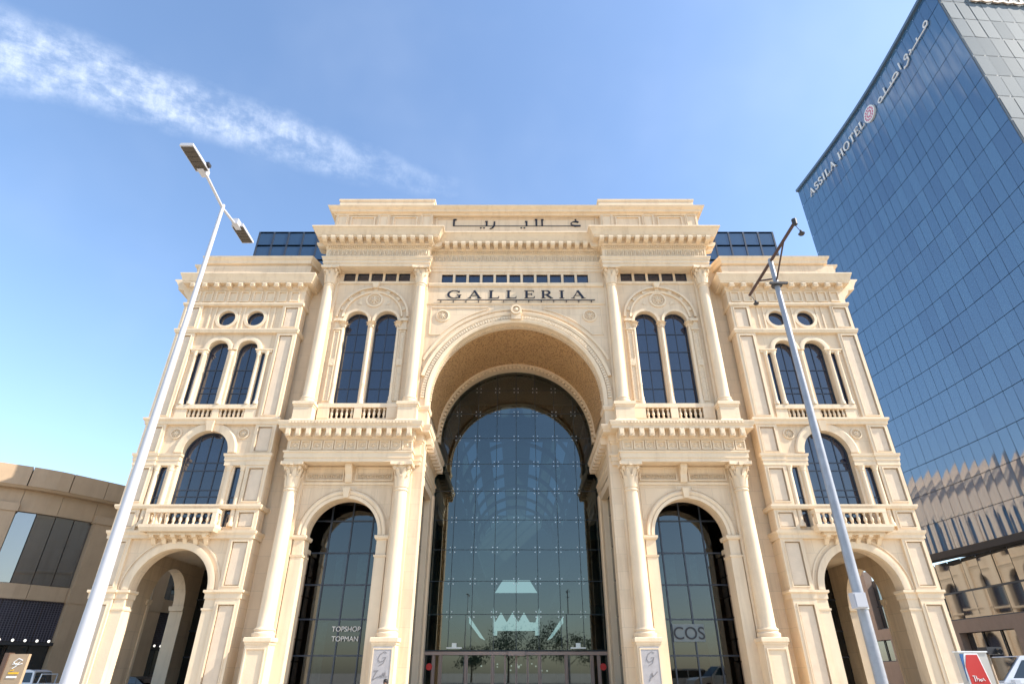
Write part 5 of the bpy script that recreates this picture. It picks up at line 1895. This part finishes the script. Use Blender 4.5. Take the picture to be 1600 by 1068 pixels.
T3 = thing('advert_panel', (9.66, 14, 0), 'white framed advert panel with red tapered shape on it', 'sign')
MB().box(9.3, 9.88, 13.96, 14.1, .5, 2.03).build('board', mat('panel_grey', (.5, .47, .42), .5), T3)
MB().box(9.28, 9.9, 13.94, 14.12, 2.03, 2.055).build('frame_rail', WHITE, T3)
MB().box(9.55, 9.75, 13.98, 14.08, 0, .5).build('post', GREYP, T3)
MB().slab([(9.34, 1.0), (9.32, 1.78), (9.4, 2.015), (9.68, 2.015), (9.85, 1.0)], [], 13.945, 13.96).build('white_border', WHITE, T3)
MB().slab([(9.37, 1.02), (9.35, 1.78), (9.43, 1.985), (9.66, 1.985), (9.82, 1.02)], [], 13.935, 13.945).build('red_shape', RED, T3)
MB().slab([(9.305, 1.5), (9.305, 2.0), (9.38, 2.0), (9.325, 1.72)], [], 13.945, 13.957).build('blue_shape', BLUE, T3)
P = lambda a, b, d: (9.4 + a, 13.933 - d, 1.5 + b)
m = MB()
stroke(m, P, [(.02, .1), (.08, .1), (.05, .1), (.05, .0)], .014, 0, .004)
stroke(m, P, [(.09, .1), (.09, .0), (.1, .05), (.13, .05), (.13, 0), (.15, .03), (.18, .05), (.16, .0), (.2, .02), (.22, .06), (.25, .01)], .013, 1, .004)
m.build('script', WHITE, T3)

T4 = thing('utility_cabinet', (11.2, 13.4, 0), 'brown utility cabinet standing between advert panel and white van', 'cabinet')
MB().box(10.45, 11.05, 13.1, 13.6, .12, 1.92).build('cabinet', mat('cabinet_brown', (.16, .10, .065), .6, var=.2), T4)
MB().box(10.42, 11.08, 13.07, 13.63, 1.92, 1.97).build('lid', BROWND, T4)
MB().box(10.4, 11.1, 13.05, 13.65, 0, .12).build('plinth', PINK, T4)
MB().box(10.5, 10.99, 13.085, 13.1, .25, 1.8).build('door', mat('cabinet_door', (.19, .12, .08), .6), T4)

# traffic camera on a tan mast between the panel and the van
T5 = thing('camera_mast', (10.2, 14.4, 0), 'short tan mast with black camera beside the red advert panel', 'camera mast')
MB().lathe([(.06, 0), (.05, .1), (.04, 2.1), (.03, 2.12)], 12, (10.2, 14.4)).build('mast', TOTEM, T5, True)
MB().box(10.1, 10.42, 14.2, 14.5, 2.0, 2.14).build('camera', BLACKM, T5)
MB().tube([(10.3, 14.2, 2.07), (10.3, 14.1, 2.05)], .05, 10).build('lens', CARG, T5, True)

# ================================================================== a person by the plaque pedestal (only the head rises into the picture)
PB = Vector((-6.28, 32.6, 0))
ph = 1.40
sk = [(0, 0, .52, .12), (0, 0, .62, .115), (0, .0, .8, .12), (0, 0, .94, .13), (0, 0, .985, .05), (0, 0, 1.0, .045), (0, -.01, 1.08, .082), (0, 0, 1.15, .085),
      (.075, 0, .5, .075), (.08, 0, .28, .05), (.08, .01, .06, .035), (.085, -.07, .03, .03),
      (-.075, 0, .5, .075), (-.08, 0, .28, .05), (-.08, .01, .06, .035), (-.085, -.07, .03, .03),
      (.15, 0, .93, .05), (.18, .01, .74, .035), (.17, -.03, .56, .026), (-.15, 0, .93, .05), (-.18, .01, .74, .035), (-.17, -.03, .56, .026)]
ed = [(0, 1), (1, 2), (2, 3), (3, 4), (4, 5), (5, 6), (6, 7), (0, 8), (8, 9), (9, 10), (10, 11), (0, 12), (12, 13), (13, 14), (14, 15), (3, 16), (16, 17), (17, 18), (3, 19), (19, 20), (20, 21)]
kf = ph / 1.235
me = bpy.data.meshes.new('body')
me.from_pydata([(x * kf, y * kf, z * kf) for x, y, z, r in sk], ed, [])
po = thing('person', PB, 'person with dark hair in dark red top standing before grey plaque', 'person')
bo = bpy.data.objects.new('body', me)
COL.objects.link(bo)
sm = bo.modifiers.new('skin', 'SKIN')
for i, v in enumerate(me.skin_vertices[0].data):
    v.radius = (sk[i][3] * kf, sk[i][3] * kf)
    v.use_root = i == 0
ss = bo.modifiers.new('sub', 'SUBSURF')
ss.levels = ss.render_levels = 1
bpy.context.view_layer.update()
fm = bpy.data.meshes.new_from_object(bo.evaluated_get(bpy.context.evaluated_depsgraph_get()))
bpy.data.objects.remove(bo)
fm.materials.clear()
skin = mat('skin', (.42, .24, .16), .55)
for mm in (mat('trousers', (.03, .03, .05), .8), mat('dark_red_top', (.16, .02, .03), .8), skin):
    fm.materials.append(mm)
for p in fm.polygons:
    z = p.center.z / kf
    p.material_index = 2 if z > .985 or (abs(p.center.x / kf) > .13 and z < .6) else 1 if z > .55 else 0
    p.use_smooth = True
link('body', fm, po, PB)
po.children[0].matrix_parent_inverse = Matrix.Translation(-PB)
hm = MB().lathe([(.05, 1.04), (.095, 1.06), (.106, 1.12), (.1, 1.18), (.075, 1.225), (.03, 1.245), (.001, 1.248)], 16, (0, .018))
hm.v = [(x * kf, y * kf + (0 if z > 1.16 else .012), z * kf) for x, y, z in hm.v]
hr = hm.build('hair', mat('dark_hair', (.012, .008, .008), .6), None, True)
hr.parent = po
eyes = MB()
for sgn in (-1, 1):
    eyes.box(sgn * .035 * kf - .012, sgn * .035 * kf + .012, -.103, -.09, 1.1 * kf, 1.1 * kf + .012)
eyes.box(-.012, .012, -.125, -.09, 1.065 * kf, 1.095 * kf).box(-.025, .025, -.104, -.09, 1.045 * kf, 1.051 * kf)
e_ = eyes.build('face', mat('face_dark', (.2, .1, .07), .6), None)
e_.parent = po


# ================================================================== trees across the square behind the viewer (they show in the glass)
def tree(x, y, h, r, seed, label):
    rg_ = random.Random(seed)
    T = thing('tree', (x, y, 0), label, 'tree', 'trees across the square')
    tk = MB().tube([(0, 0, 0), (.05, .03, h * .25), (-.04, .05, h * .55)], [.22, .16, .1], 10)
    for k in range(5):
        a = k * 1.26
        tk.tube([(0, 0, h * (.3 + .05 * k)), (math.cos(a) * r * .5, math.sin(a) * r * .5, h * (.5 + .06 * k))], [.08, .03], 6)
    tr = tk.build('trunk', BARK, None, True)
    tr.parent = T
    cb = MB()
    cl_ = [(rg_.gauss(0, r * .42), rg_.gauss(0, r * .42), h * rg_.uniform(.45, .92)) for _ in range(26)]
    for cx_, cy_, cz_ in cl_:
        for _ in range(55):
            p = Vector((cx_ + rg_.gauss(0, r * .16), cy_ + rg_.gauss(0, r * .16), cz_ + rg_.gauss(0, h * .06)))
            u = Vector((rg_.gauss(0, 1), rg_.gauss(0, 1), rg_.gauss(0, 1))).normalized() * rg_.uniform(.12, .26)
            w = u.cross(Vector((rg_.gauss(0, 1), rg_.gauss(0, 1), rg_.gauss(0, 1)))).normalized() * .1
            cb.add([p - u, p + w, p + u, p - w], [(0, 1, 2, 3)])
    cr_ = cb.build('crown', LEAF, None)
    cr_.parent = T


for i, (x, y, h, r) in enumerate(((-1.5, -42, 9.5, 4.2), (4.5, -45, 11, 4.8), (10, -44, 9.0, 4.5), (15.5, -46, 8, 4), (-9, -50, 6.5, 3.6))):
    tree(x, y, h, r, i, ('leafy tree second tallest of the row across the square', 'tallest leafy tree of the row across the square', 'broad leafy tree beside the tallest one across the square', 'small leafy tree at the thin end of the row', 'lowest bushy tree standing apart across the square')[i])

# ================================================================== road and pavement in the square, set behind the viewer so pale ground bounces more light
rd = MB().add([(-400, -36, .004), (400, -36, .004), (400, -6, .004), (-400, -6, .004)], [(0, 1, 2, 3)]).build('road', ASPH)
struct(rd)
kb = MB().box(-60, 60, -6, -5.7, 0, .13).build('kerb', GROUND)
struct(kb)
